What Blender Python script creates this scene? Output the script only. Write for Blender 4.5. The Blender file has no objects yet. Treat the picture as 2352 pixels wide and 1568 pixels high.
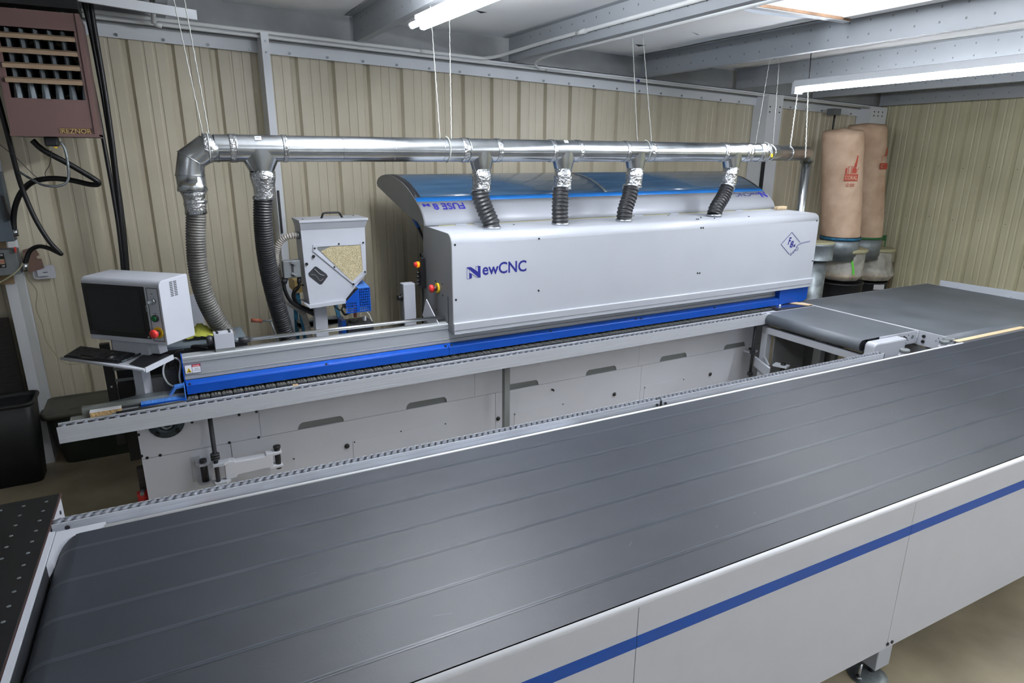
import bpy, math, random
from mathutils import Matrix, Vector, noise
random.seed(7)
scene = bpy.context.scene
col = scene.collection
# ------------------------------------------------------------------ camera
YAW, PIT, ROL = .5001, .2856, .0054
fw = Vector((math.sin(YAW)*math.cos(PIT), math.cos(YAW)*math.cos(PIT), -math.sin(PIT)))
rt = Vector((math.cos(YAW), -math.sin(YAW), 0)); up = rt.cross(fw)
rt2 = rt*math.cos(ROL)+up*math.sin(ROL); up2 = up*math.cos(ROL)-rt*math.sin(ROL)
cd = bpy.data.cameras.new('camera'); cam = bpy.data.objects.new('camera', cd); col.objects.link(cam)
m = Matrix((rt2, up2, -fw)).transposed().to_4x4(); m.translation = (0, 0, 2.30); cam.matrix_world = m
cd.lens = 36*1468/2352; cd.sensor_width = 36; cd.clip_start = .05; cd.clip_end = 100
scene.camera = cam
# ------------------------------------------------------------------ world, exposure
w = bpy.data.worlds.new('shop_air'); scene.world = w; w.use_nodes = True
w.node_tree.nodes['Background'].inputs[0].default_value = (.75, .85, 1, 1)
w.node_tree.nodes['Background'].inputs[1].default_value = .9
scene.view_settings.view_transform = 'Standard'; scene.view_settings.look = 'None'
scene.view_settings.gamma = 1; scene.view_settings.use_curve_mapping = False
scene.view_settings.exposure = -.27
LAMP_W = 1.0
# ------------------------------------------------------------------ materials
M = {}
def srgb(h):
    h = h.lstrip('#'); c = [int(h[i:i+2], 16)/255 for i in (0, 2, 4)]
    return tuple(x/12.92 if x <= .04045 else ((x+.055)/1.055)**2.4 for x in c)+(1,)
def mat(name, hexc, rough=.5, metal=0, var=.06, scale=8, bump=0, bscale=60, spec=.5, stretch=None, dark=None, rvar=.0, trans=0, alpha=1, emit=None, coat=0):
    m = bpy.data.materials.new(name); m.use_nodes = True; nt = m.node_tree; b = nt.nodes['Principled BSDF']
    c = srgb(hexc)
    b.inputs['Roughness'].default_value = rough; b.inputs['Metallic'].default_value = metal
    b.inputs['Specular IOR Level'].default_value = spec
    b.inputs['Coat Weight'].default_value = coat
    tc = nt.nodes.new('ShaderNodeTexCoord'); mp = nt.nodes.new('ShaderNodeMapping')
    nt.links.new(tc.outputs['Object'], mp.inputs[0])
    if stretch: mp.inputs['Scale'].default_value = stretch
    n = nt.nodes.new('ShaderNodeTexNoise'); n.inputs['Scale'].default_value = scale; n.inputs['Detail'].default_value = 5
    nt.links.new(mp.outputs[0], n.inputs['Vector'])
    r = nt.nodes.new('ShaderNodeValToRGB')
    lo = srgb(dark) if dark else tuple(max(0, x*(1-var*2)) for x in c[:3])+(1,)
    hi = tuple(min(1, x*(1+var)) for x in c[:3])+(1,)
    r.color_ramp.elements[0].position = .3; r.color_ramp.elements[1].position = .7
    r.color_ramp.elements[0].color = lo; r.color_ramp.elements[1].color = hi
    nt.links.new(n.outputs['Fac'], r.inputs[0]); nt.links.new(r.outputs[0], b.inputs['Base Color'])
    if rvar:
        mr = nt.nodes.new('ShaderNodeMapRange'); mr.inputs[3].default_value = rough-rvar; mr.inputs[4].default_value = rough+rvar
        nt.links.new(n.outputs['Fac'], mr.inputs[0]); nt.links.new(mr.outputs[0], b.inputs['Roughness'])
    if bump:
        n2 = nt.nodes.new('ShaderNodeTexNoise'); n2.inputs['Scale'].default_value = bscale; n2.inputs['Detail'].default_value = 3
        nt.links.new(mp.outputs[0], n2.inputs['Vector'])
        bp = nt.nodes.new('ShaderNodeBump'); bp.inputs['Strength'].default_value = bump; bp.inputs['Distance'].default_value = .01
        nt.links.new(n2.outputs['Fac'], bp.inputs['Height']); nt.links.new(bp.outputs[0], b.inputs['Normal'])
    if trans: b.inputs['Transmission Weight'].default_value = trans; b.inputs['IOR'].default_value = 1.3
    if alpha < 1: b.inputs['Alpha'].default_value = alpha
    if emit:
        b.inputs['Emission Color'].default_value = srgb(emit[0]); b.inputs['Emission Strength'].default_value = emit[1]
    M[name] = m; return m
mat('paint', '#afb3bb', .38, var=.015, scale=3)
mat('paint2', '#b3b8c0', .45, var=.02, scale=3)
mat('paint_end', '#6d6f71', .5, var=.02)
mat('panel_grey', '#cccfd8', .5, var=.02, scale=2)
mat('console_white', '#b4b8c1', .45, var=.02)
mat('alu', '#c2c6cd', .45, metal=.3, var=.03, scale=5, stretch=(.4, 30, 30))
mat('beam_alu', '#a9adb0', .5, metal=.35, var=.03, scale=5, stretch=(.3, 20, 20))
mat('beam_dark', '#6f7373', .6, var=.03)
mat('belt', '#262b34', .50, var=.10, scale=1.6, bump=.03, bscale=120, spec=.55, rvar=.06, dark='#1f232b')
mat('belt_weld', '#3b4149', .40, var=.08, scale=6)
mat('belt_dark', '#54595f', .5, var=.15, scale=2.2, bump=.03, spec=.45, dark='#474c52')
mat('black_rubber', '#14161a', .45, var=.1)
mat('black', '#0c0d0f', .45, var=.1)
mat('screen', '#0a0b0b', .25, var=.02)
mat('bearing_paint', '#2c3c44', .45, var=.05)
mat('dark', '#23252a', .55, var=.1)
mat('navy_rubber', '#20232c', .5, var=.1)
mat('pad_top', '#5c5d58', .5, var=.2, scale=30)
mat('wheel', '#5b5f68', .5, var=.1)
mat('blue', '#00429e', .38, var=.03, spec=.3)
mat('blue_light', '#1e86e6', .35, var=.02)
mat('blue_pale', '#3f74c0', .45, var=.05)
mat('stripe_blue', '#0d4aa0', .4, var=.02)
mat('ink', '#141a72', .5, var=.0)
mat('ink_hood', '#3232a4', .5, var=.0)
mat('ink_thin', '#4a4f86', .5, var=.0)
mat('galv', '#c3c8cc', .24, metal=1, var=.10, scale=7, bump=.05, bscale=14, rvar=.06)
mat('chrome', '#e2e5e8', .28, metal=1, var=.03)
mat('galv_dull', '#8d9599', .45, metal=.7, var=.2, scale=14)
mat('foil', '#d0d3d6', .16, metal=1, var=.1, bump=1.0, bscale=55)
mat('hose', '#565552', .5, var=.25, scale=10, dark='#333331')
mat('hose_black', '#222427', .42, var=.2, scale=10)
mat('clear_hose', '#b8b2aa', .3, var=.1, alpha=.75)
mat('beige', '#cbc3ae', .40, var=.04, scale=1.2, dark='#bab29c', rvar=.05)
mat('beige_right', '#c8c4a6', .42, var=.05, scale=1.2, dark='#b2ae92', rvar=.05)
mat('steel_white', '#dadee3', .5, var=.03, scale=3)
mat('purlin', '#989da2', .5, var=.03, scale=3)
mat('wall_plain', '#b2b6bb', .6, var=.05)
mat('vinyl', '#fafbfc', .55, var=.05, scale=1.1, bump=.12, bscale=3)
mat('vinyl_shaded', '#9a9d9f', .7, var=.12, scale=2.5, bump=.2, bscale=4)
mat('concrete', '#a0967f', .42, var=.2, scale=1.6, dark='#6d6454', bump=.05, bscale=30, rvar=.1)
mat('wood', '#d6bf9b', .6, var=.08, scale=6, stretch=(1, 12, 12))
mat('plywood', '#9a8465', .7, var=.15, scale=6)
mat('chipboard', '#c8a878', .8, var=.3, scale=90)
mat('white', '#eef0f4', .5, var=.01)
mat('white_dim', '#c9cbd2', .5, var=.01)
mat('red', '#d02f2c', .4, var=.05)
mat('yellow', '#d8b422', .5, var=.05)
mat('cloth_yellow', '#a4a740', .85, var=.15, scale=20, bump=.5, bscale=80)
mat('green', '#12703c', .4, var=.05)
mat('green_strap', '#5ec93a', .5, var=.05)
mat('green_dark', '#2c6b3a', .5, var=.1)
mat('reznor', '#6c5350', .5, var=.05, scale=3)
mat('reznor_trim', '#a08a72', .5, var=.08)
mat('gold', '#b59a5e', .5, var=.05)
mat('brown_dark', '#3d2422', .6, var=.05)
mat('electric', '#56616a', .55, var=.08)
mat('electric_grey', '#6d7274', .55, var=.06)
mat('bracket', '#6e5549', .7, var=.1)
mat('tote', '#3a4239', .55, var=.12, scale=3)
mat('tote_lid', '#4a4a41', .55, var=.12, scale=3)
mat('bin_black', '#191b1d', .5, var=.15)
mat('darkwood', '#3b3734', .7, var=.15, scale=10, stretch=(1, 1, 15))
mat('bag', '#d6bca4', .85, var=.10, scale=5, bump=.5, bscale=7, dark='#bd9d83')
mat('bag_print', '#b9503f', .8, var=.05)
mat('dust', '#d8b47a', .9, var=.1)
mat('cord_yellow', '#a8a484', .6, var=.05)
mat('rope', '#b9bcb8', .7, var=.1)
mat('purple', '#3b2a8c', .5, var=.0)
mat('ladder_blue', '#2b6f92', .6, var=.3, scale=25)
mat('copper', '#8a4a34', .5, var=.1)
mat('granules', '#c2b795', .9, var=.3, scale=170, bump=.8, bscale=170, dark='#8f8466')
mat('pvc', '#cfd2d2', .4, var=.03)
mat('rust', '#9a7a60', .8, var=.2)
mat('galv_blue', '#8d969b', .45, metal=.4, var=.15, scale=12)
mat('acrylic', '#9ea39f', .15, var=.02, alpha=.28)
mat('led', '#ffffff', .5, var=0, emit=('#f1f5fc', 165))
mat('led_fill', '#ffffff', .5, var=0, emit=('#f1f5fc', 130))
mat('led_fill_dim', '#ffffff', .5, var=0, emit=('#f1f5fc', 22))
mat('led_pair', '#ffffff', .5, var=0, emit=('#f1f5fc', 195))
mat('skylight', '#ffffff', .5, var=.0, emit=('#f4f8ff', 5))
mat('amber', '#f0a020', .4, var=.05, emit=('#f08c10', .6))
def glassy():
    m = mat('hood_window', '#41607e', .22, var=.12, scale=2.2, stretch=(1, 6, 6), dark='#33506c', rvar=.06, coat=.3)
glassy()
def plastic_bag():
    m = mat('plastic_bag', '#dddbd4', .18, var=.2, scale=9, bump=1.0, bscale=14, alpha=.55)
plastic_bag()
# ------------------------------------------------------------------ mesh builder
W0 = Matrix.Identity(4)
FR = {}                                        # frame and base point of every object built
WT = Matrix.Rotation(-.0272, 4, 'Z')          # the saw table and conveyors stand 1.6 degrees askew
class MB:
    def __init__(s): s.v = []; s.f = []; s.sm = []
    def add(s, vs, fs, smooth=False):
        o = len(s.v); s.v += [tuple(v) for v in vs]; s.f += [tuple(i+o for i in f) for f in fs]; s.sm += [smooth]*len(fs); return s
    def box(s, x0, x1, y0, y1, z0, z1):
        v = [(x, y, z) for z in (z0, z1) for y in (y0, y1) for x in (x0, x1)]
        return s.add(v, [(0, 2, 3, 1), (4, 5, 7, 6), (0, 1, 5, 4), (2, 6, 7, 3), (0, 4, 6, 2), (1, 3, 7, 5)])
    def obox(s, c, ax, ay, az, hx, hy, hz):   # oriented box
        c = Vector(c); a = [Vector(t).normalized()*h for t, h in ((ax, hx), (ay, hy), (az, hz))]
        v = [c+a[0]*i+a[1]*j+a[2]*k for k in (-1, 1) for j in (-1, 1) for i in (-1, 1)]
        return s.add(v, [(0, 2, 3, 1), (4, 5, 7, 6), (0, 1, 5, 4), (2, 6, 7, 3), (0, 4, 6, 2), (1, 3, 7, 5)])
    def prism(s, prof, axis, a, b, smooth=False, caps=True):   # prof: closed 2D polygon; axis 'x': (y,z), 'y': (x,z), 'z': (x,y)
        def P(t, u):
            return (t, u[0], u[1]) if axis == 'x' else ((u[0], t, u[1]) if axis == 'y' else (u[0], u[1], t))
        n = len(prof); o = len(s.v)
        s.v += [P(a, p) for p in prof]+[P(b, p) for p in prof]
        for i in range(n):
            j = (i+1) % n; s.f.append((o+i, o+j, o+n+j, o+n+i)); s.sm.append(smooth and math.dist(prof[i], prof[j]) < .05)
        if caps:
            s.f.append(tuple(o+i for i in range(n))[::-1]); s.f.append(tuple(o+n+i for i in range(n))); s.sm += [False, False]
        return s
    def strip(s, prof, axis, a, b, th=0, smooth=True):    # open profile extruded (thin sheet)
        def P(t, u):
            return (t, u[0], u[1]) if axis == 'x' else ((u[0], t, u[1]) if axis == 'y' else (u[0], u[1], t))
        n = len(prof); o = len(s.v)
        s.v += [P(a, p) for p in prof]+[P(b, p) for p in prof]
        for i in range(n-1): s.f.append((o+i, o+i+1, o+n+i+1, o+n+i)); s.sm.append(smooth and math.dist(prof[i], prof[i+1]) < .2)
        return s
    def cyl(s, p0, p1, r, n=16, r2=None, caps=True):
        p0 = Vector(p0); p1 = Vector(p1); d = (p1-p0).normalized(); a = d.orthogonal().normalized(); b = d.cross(a)
        r2 = r if r2 is None else r2; o = len(s.v)
        for p, q in ((p0, r), (p1, r2)):
            for i in range(n):
                t = 2*math.pi*i/n; s.v.append(tuple(p+(a*math.cos(t)+b*math.sin(t))*q))
        for i in range(n):
            j = (i+1) % n; s.f.append((o+i, o+j, o+n+j, o+n+i)); s.sm.append(True)
        if caps:
            s.f.append(tuple(o+i for i in range(n))[::-1]); s.f.append(tuple(o+n+i for i in range(n))); s.sm += [False, False]
        return s
    def tube(s, pts, r, n=10, res=6, smooth=True, rfun=None, raw=False):   # tube along a Catmull-Rom path; r may vary
        P = [Vector(p) for p in pts]
        if raw or len(P) < 3: Q = P
        else:
            Q = []; E = [P[0]*2-P[1]]+P+[P[-1]*2-P[-2]]
            for i in range(1, len(E)-2):
                for k in range(res):
                    t = k/res; p0, p1, p2, p3 = E[i-1:i+3]
                    Q.append(.5*((2*p1)+(-p0+p2)*t+(2*p0-5*p1+4*p2-p3)*t*t+(-p0+3*p1-3*p2+p3)*t**3))
            Q.append(P[-1])
        o = len(s.v); a = None; L = 0
        for i, q in enumerate(Q):
            d = (Q[min(i+1, len(Q)-1)]-Q[max(i-1, 0)]).normalized()
            if a is None: a = d.orthogonal().normalized()
            a = (a-d*a.dot(d)).normalized(); b = d.cross(a)
            if i: L += (q-Q[i-1]).length
            rr = rfun(i/(len(Q)-1), L) if rfun else r
            for k in range(n):
                t = 2*math.pi*k/n; s.v.append(tuple(q+(a*math.cos(t)+b*math.sin(t))*rr))
        for i in range(len(Q)-1):
            for k in range(n):
                l = (k+1) % n; s.f.append((o+i*n+k, o+i*n+l, o+(i+1)*n+l, o+(i+1)*n+k)); s.sm.append(smooth)
        s.f.append(tuple(o+k for k in range(n))[::-1]); s.f.append(tuple(o+(len(Q)-1)*n+k for k in range(n))); s.sm += [False, False]
        return s
    def lathe(s, c, prof, n=24, axis=(0, 0, 1), wob=None):   # prof: (radius, height)
        c = Vector(c); d = Vector(axis).normalized(); a = d.orthogonal().normalized() if abs(d.z) < .99 else Vector((1, 0, 0)); b = d.cross(a); o = len(s.v)
        for j, (r, h) in enumerate(prof):
            for i in range(n):
                t = 2*math.pi*i/n; rr = r*(wob(i/n, j/(len(prof)-1)) if wob else 1)
                s.v.append(tuple(c+d*h+(a*math.cos(t)+b*math.sin(t))*rr))
        for j in range(len(prof)-1):
            for i in range(n):
                k = (i+1) % n; s.f.append((o+j*n+i, o+j*n+k, o+(j+1)*n+k, o+(j+1)*n+i)); s.sm.append(True)
        if prof[0][0] > 1e-4: s.f.append(tuple(o+i for i in range(n))[::-1]); s.sm.append(False)
        if prof[-1][0] > 1e-4: s.f.append(tuple(o+(len(prof)-1)*n+i for i in range(n))); s.sm.append(False)
        return s
    def build(s, name, m, parent=None, W=None, bevel=0, fix=True, solid=0, loc=None):
        if parent is not None: W, L = FR[parent.name]
        else: W = W or W0; L = Vector(loc or (0, 0, 0))
        me = bpy.data.meshes.new(name)
        if parent is None and not loc:
            xs = list(zip(*s.v)); L = Vector(((min(xs[0])+max(xs[0]))/2, (min(xs[1])+max(xs[1]))/2, min(xs[2])))
        me.from_pydata([tuple(Vector(v)-L) for v in s.v], [], s.f)
        for p, f in zip(me.polygons, s.sm): p.use_smooth = f
        me.materials.append(M[m] if isinstance(m, str) else m)
        if fix:
            import bmesh
            bm = bmesh.new(); bm.from_mesh(me); bmesh.ops.recalc_face_normals(bm, faces=bm.faces); bm.to_mesh(me); bm.free()
        o = bpy.data.objects.new(name, me); col.objects.link(o)
        if parent is not None: o.parent = parent
        else: o.matrix_world = W @ Matrix.Translation(L)
        FR[o.name] = (W, L.copy())
        if bevel:
            b = o.modifiers.new('bevel', 'BEVEL'); b.width = bevel; b.segments = 2; b.limit_method = 'ANGLE'; b.angle_limit = .7
        if solid:
            b = o.modifiers.new('solid', 'SOLIDIFY'); b.thickness = solid; b.offset = 0
        return o
def tag(o, label=None, cat=None, group=None, kind=None):
    if label: o['label'] = label
    if cat: o['category'] = cat
    if group: o['group'] = group
    if kind: o['kind'] = kind
    return o
def thing(name, label, cat, loc, group=None, W=None):
    o = bpy.data.objects.new(name, None); col.objects.link(o); W = W or W0
    o.matrix_world = W @ Matrix.Translation(Vector(loc)); o.empty_display_size = .1
    FR[o.name] = (W, Vector(loc))
    return tag(o, label, cat, group)
def piece(o, d, parent=None):       # a copy of a part moved by d, sharing its mesh
    c = o.copy(); col.objects.link(c); c.location = o.location+Vector(d)
    if parent: c.parent = parent
    FR[c.name] = FR[o.name]
    return c
def text(name, s, o, ux, uy, width, height, m, parent, shear=0, bold=0, ext=.0005, place=None):   # lettering fitted to width x height, lower left corner at o
    cu = bpy.data.curves.new(name, 'FONT'); cu.body = s; cu.size = 1; cu.extrude = 0; cu.offset = bold; cu.shear = shear; cu.resolution_u = 3
    t = bpy.data.objects.new(name, cu); col.objects.link(t); bpy.context.view_layer.update()
    me = bpy.data.meshes.new_from_object(t); bpy.data.objects.remove(t); bpy.data.curves.remove(cu)
    x0 = min(v.co.x for v in me.vertices); x1 = max(v.co.x for v in me.vertices); y0 = min(v.co.y for v in me.vertices); y1 = max(v.co.y for v in me.vertices)
    ux = Vector(ux).normalized(); uy = (Vector(uy)-ux*Vector(uy).dot(ux)).normalized(); uz = ux.cross(uy); L = FR[parent.name][1]
    for v in me.vertices: v.co = (place((v.co.x-x0)/(x1-x0)*width, (v.co.y-y0)/(y1-y0)*height) if place else Vector(o)+ux*((v.co.x-x0)/(x1-x0)*width)+uy*((v.co.y-y0)/(y1-y0)*height)+uz*ext)-L
    me.materials.clear(); me.materials.append(M[m]); me.name = name
    ob = bpy.data.objects.new(name, me); col.objects.link(ob); ob.parent = parent; FR[ob.name] = FR[parent.name]; return ob
def poly2(name, polys, o, ux, uy, m, parent, th=.0008):   # flat print: 2D polygons with a sliver of thickness
    ux = Vector(ux).normalized(); uy = Vector(uy).normalized(); uz = ux.cross(uy); o = Vector(o); b = MB()
    for P in polys:
        n = len(P); v = [o+ux*p[0]+uy*p[1] for p in P]+[o+ux*p[0]+uy*p[1]+uz*th for p in P]
        b.add(v, [tuple(range(n, 2*n)), tuple(range(n))[::-1]]+[(i, (i+1) % n, n+(i+1) % n, n+i) for i in range(n)])
    return b.build(name, m, parent)
def line2(p, q, w):
    p = Vector(p); q = Vector(q); d = (q-p).normalized()*0+(q-p).normalized(); n = Vector((-d.y, d.x))*w/2
    return [tuple(p+n), tuple(q+n), tuple(q-n), tuple(p-n)]
def ring2(c, r, w, n=16):
    out = []
    for i in range(n):
        a, b = 2*math.pi*i/n, 2*math.pi*(i+1)/n
        out.append([(c[0]+math.cos(a)*r, c[1]+math.sin(a)*r), (c[0]+math.cos(b)*r, c[1]+math.sin(b)*r), (c[0]+math.cos(b)*(r-w), c[1]+math.sin(b)*(r-w)), (c[0]+math.cos(a)*(r-w), c[1]+math.sin(a)*(r-w))])
    return out
def rrect(x0, x1, y0, y1, r, n=5):
    P = []
    for cx, cy, a0 in ((x1-r, y1-r, 0), (x0+r, y1-r, 90), (x0+r, y0+r, 180), (x1-r, y0+r, 270)):
        for i in range(n+1):
            a = math.radians(a0+90*i/n); P.append((cx+r*math.cos(a), cy+r*math.sin(a)))
    return P
def hole_panel(b, x0, x1, y0, y1, holes, place):     # flat sheet with rectangular through slots, cut as a grid of quads
    xs = sorted({x0, x1, *[h[0] for h in holes], *[h[1] for h in holes]}); ys = sorted({y0, y1, *[h[2] for h in holes], *[h[3] for h in holes]})
    for i in range(len(xs)-1):
        for j in range(len(ys)-1):
            cx, cy = (xs[i]+xs[i+1])/2, (ys[j]+ys[j+1])/2
            if any(h[0] < cx < h[1] and h[2] < cy < h[3] for h in holes): continue
            b.add([place(xs[i], ys[j]), place(xs[i+1], ys[j]), place(xs[i+1], ys[j+1]), place(xs[i], ys[j+1])], [(0, 1, 2, 3)])
    return b
def zr(x, base=3.188): return base-.0323*(x-1.64)       # underside of the purlins follows the roof
# ================================================================== THE ROOM
XR, YB = 9.12, 5.93
b = MB().box(-5, XR+.1, -4.5, YB+.1, -.1, 0); fl = b.build('floor', 'concrete'); tag(fl, kind='structure', label='stained grey brown concrete shop floor')
jt = MB().box(-5, XR, -1.2, -1.19, 0, .001).box(3.4, 3.41, -4, .9, 0, .001); jt.build('floor_joint', 'dark', fl)
def sheet_profile(n=3, p=.305, d=.034):
    P = []
    for k in range(n):
        o = k*p
        P += [(o, 0), (o+.070, 0), (o+.076, .005), (o+.090, .005), (o+.096, 0), (o+.146, 0), (o+.152, .005), (o+.166, .005), (o+.172, 0), (o+.232, 0), (o+.250, d), (o+.280, d), (o+.300, 0)]
    P.append((n*p, 0)); return P
def wall(name, origin, ux, un, n, ztop, m, label):
    root = thing(name, label, None, origin); root['kind'] = 'structure'; ux = Vector(ux); un = Vector(un); O = Vector(origin)
    for k in range(n):
        P = sheet_profile(); b = MB(); v = []; d0 = k*.915
        for z in (0, 1):
            for (u, d) in P:
                q = O+ux*(d0+u)+un*(d+(.0015 if k % 2 else 0)); q.z = 0.0 if z == 0 else ztop(q); v.append(q)
        N = len(P); b.add(v, [(i, i+1, N+i+1, N+i) for i in range(N-1)])
        o = b.build('wall_sheet', m, root, solid=.0012)
    return root
wall('wall_back', (-4.6, YB, 0), (1, 0, 0), (0, 1, 0), 15, lambda q: zr(q.x)+.03, 'beige', 'beige ribbed sheet metal wall behind the machine')
wr_ = wall('wall_right', (XR, YB, 0), (0, -1, 0), (1, 0, 0), 11, lambda q: 3.25, 'beige_right', 'beige ribbed sheet metal wall at the right')
s = MB()
for y, z, h in ((5.35, .30, .55), (3.75, 1.0, .2)): s.box(XR+.0-.002, XR-.0005, y, y+.03, z, z+h)
s.build('rust_streak', 'rust', wr_)
screws = MB()
for k in range(24):
    for z in (1.5, 2.15): screws.cyl((XR-.002, 5.9-k*.305, z+.02*(k % 2)), (XR-.009, 5.9-k*.305, z+.02*(k % 2)), .006, 6)
screws.build('screw', 'galv_dull', wr_)
lw = MB().box(-4.7, -4.6, -4.5, YB, 0, 3.6).build('wall_left', 'wall_plain'); tag(lw, kind='structure')
fwall = MB().box(-4.6, XR, -4.6, -4.5, 0, 3.6).build('wall_front', 'wall_plain'); tag(fwall, kind='structure')
# ceiling: vinyl faced blanket sagging between the purlins
PX = [-4.24, -2.77, -1.3, .17, 1.64, 3.12, 4.72, 6.14, 7.50, 8.9]
H = .205
b = MB(); SK = (3.24, 4.62, 1.0, 3.40)     # skylight opening x0 x1 y0 y1
edges = [PX[0]-.4]+PX+[XR+.1]
for i in range(len(edges)-1):
    x0, x1 = edges[i], edges[i+1]; nx, ny = 10, 26
    for a in range(nx):
        for c in range(ny):
            q = []
            for (da, dc) in ((0, 0), (1, 0), (1, 1), (0, 1)):
                u = (a+da)/nx; x = x0+(x1-x0)*u; y = -4.5+(YB+4.5+.05)*(c+dc)/ny
                sag = .085*math.sin(math.pi*u)**1.0*(1 if (x1-x0) > .8 else .2)*(.8+.3*noise.noise(Vector((i*3.1, y*.5, 0))))
                if YB-y < .5: sag *= max(0, (YB-y)/.5)
                q.append((x, y, zr(x)+H+.012-sag+.008*noise.noise(Vector((x*3, y*2.2, 1)))))
            cx, cy = (q[0][0]+q[1][0])/2, (q[0][1]+q[2][1])/2
            if SK[0]-.1 < cx < SK[1]+.1 and SK[2] < cy < SK[3]: continue
            b.add(q, [(0, 1, 2, 3)], True)
import bmesh
ce = b.build('ceiling', 'vinyl', fix=False); tag(ce, kind='structure', label='white vinyl faced insulation sagging between purlins')
bm = bmesh.new(); bm.from_mesh(ce.data); bmesh.ops.remove_doubles(bm, verts=bm.verts, dist=.001); bm.to_mesh(ce.data); bm.free()
# tears and seams in the blanket
b = MB()
for (x, y, l, a) in ((2.2, 4.6, .10, .1), (3.9, 4.2, .16, .4), (3.9, 4.9, .12, -.2), (5.3, 4.6, .1, .2), (.9, 4.3, .1, .0), (5.2, 5.0, .12, .3)):
    zz = zr(x)+H-.085; b.add([(x, y, zz), (x+l*math.cos(a), y+l*math.sin(a), zz-.002), (x+l*.5, y+.02, zz-.012)], [(0, 1, 2)])
b.build('blanket_tear', 'dark', ce)
# skylight: translucent ribbed sheet above the opening, rusted edge strip
sk = thing('skylight', 'bright translucent roof panel in ceiling opening at upper right', None, (3.9, 2.4, 3.4)); sk['kind'] = 'structure'
b = MB(); N = 16
for k in range(N):
    x0 = SK[0]-.1+k*(SK[1]-SK[0]+.2)/N; x1 = x0+(SK[1]-SK[0]+.2)/N; dz = .02*(k % 2)
    b.add([(x0, SK[2]-.3, zr(x0)+H+.10+dz), (x1, SK[2]-.3, zr(x1)+H+.10+.02-dz), (x1, SK[3]+.15, zr(x1)+H+.10+.02-dz), (x0, SK[3]+.15, zr(x0)+H+.10+dz)], [(0, 1, 2, 3)])
b.build('skylight_panel', 'skylight', sk)
z0 = zr(SK[0])+H; z1 = zr(SK[1])+H
MB().box(SK[0]-.08, SK[1]+.05, SK[3]-.03, SK[3]+.03, z1-.05, z1+.10).build('skylight_curb', 'steel_white', sk)
MB().box(SK[0]-.08, SK[1]+.05, SK[3]-.035, SK[3]-.03, z1-.045, z1-.025).build('rusty_edge', 'rust', sk)
MB().box(SK[1]-.04, SK[1]+.06, SK[2]-.1, SK[3], z1-.03, z1+.09).build('skylight_edge', 'vinyl', sk)
# insulation above the wall beam, its shade painted into the colour
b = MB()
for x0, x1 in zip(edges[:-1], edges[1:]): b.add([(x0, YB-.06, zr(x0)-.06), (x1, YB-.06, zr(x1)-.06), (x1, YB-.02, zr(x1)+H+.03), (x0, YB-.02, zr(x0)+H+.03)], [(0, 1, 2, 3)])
tag(b.build('trim_1', 'vinyl_shaded'), kind='structure', label='insulation strip coloured for shade between wall beam and roof')
# purlins: Z sections, holes in two rows
def purlin(x, y0, y1):
    zb = zr(x); p = [(x-.004, zb+.022), (x-.004, zb+H), (x-.070, zb+H), (x-.070, zb+H-.003), (x-.001-.006, zb+H-.003), (x-.008, zb), (x+.062, zb), (x+.062, zb+.018), (x+.058, zb+.018), (x+.058, zb+.004), (x-.004, zb+.004)]
    root = MB().prism(p, 'y', y0, y1).build('roof_purlin', 'purlin'); tag(root, kind='structure')
    h = MB(); k = 0; y = y1-.25
    while y > max(y0, 2.2):
        for dz in (.055, .15): h.box(x-.0095, x-.0078, y, y+.010, zb+dz, zb+dz+.014)
        y -= .165
    h.build('punched_hole', 'beam_dark', root)
    return root
for x in PX: purlin(x, -4.4, YB-.14)
# beam over the wall, following the roof slope
def sloped(b, x0, x1, y0, y1, dz0, dz1):
    v = [(x, y, zr(x)+dz) for dz in (dz0, dz1) for y in (y0, y1) for x in (x0, x1)]
    return b.add(v, [(0, 2, 3, 1), (4, 5, 7, 6), (0, 1, 5, 4), (2, 6, 7, 3), (0, 4, 6, 2), (1, 3, 7, 5)])
b = MB(); sloped(b, -4.4, 8.95, YB-.045, YB-.038, -.145, -.005); sloped(b, -4.4, 8.95, YB-.16, YB-.038, -.012, -.004); sloped(b, -4.4, 8.95, YB-.16, YB-.153, -.035, -.005)
wb_ = b.build('trim_2', 'steel_white'); tag(wb_, kind='structure', label='white steel beam running along the top of the back wall')
b = MB(); x = -.1
while x < 8.8:
    b.cyl((x, YB-.047, zr(x)-.125), (x, YB-.055, zr(x)-.125), .011, 8); x += .305
b.build('bolt', 'galv_dull', wb_)
# columns
def column(name, x0, x1, yf, face, label):     # C section: flange to the room, web at one edge
    root = thing(name, label, None, ((x0+x1)/2, YB-.1, 0)); root['kind'] = 'structure'
    zt = zr(x1)-.02
    MB().box(x0, x1, yf, yf+.004, 0, zt).build('flange', 'steel_white', root)
    xw = x0 if face == 'l' else x1-.004
    MB().box(xw, xw+.004, yf+.004, YB-.01, 0, zt).build('web', 'steel_white', root)
    return root
c1 = column('column_1', -1.013, -.948, 5.605, 'r', 'white steel column at far left beside black waste bin')
MB().box(-.966, -.940, YB-.02, YB-.012, 0, 3.1).build('back_flange', 'steel_white', c1)
c2 = column('column_2', .875, .932, 5.68, 'l', 'white steel column between the two grey hoses')
MB().cyl((.905, 5.672, 3.13), (.905, 5.68, 3.13), .008, 8).cyl((.905, 5.672, 3.05), (.905, 5.68, 3.05), .008, 8).build('bolt', 'galv_dull', c2)
MB().box(.885, .900, 5.66, 5.68, 1.65, 2.0).build('black_clip', 'black', c2)
c3 = column('column_3', 6.60, 6.86, 5.70, 'l', 'wide white punched steel column behind right end of duct')
b = MB()
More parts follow.
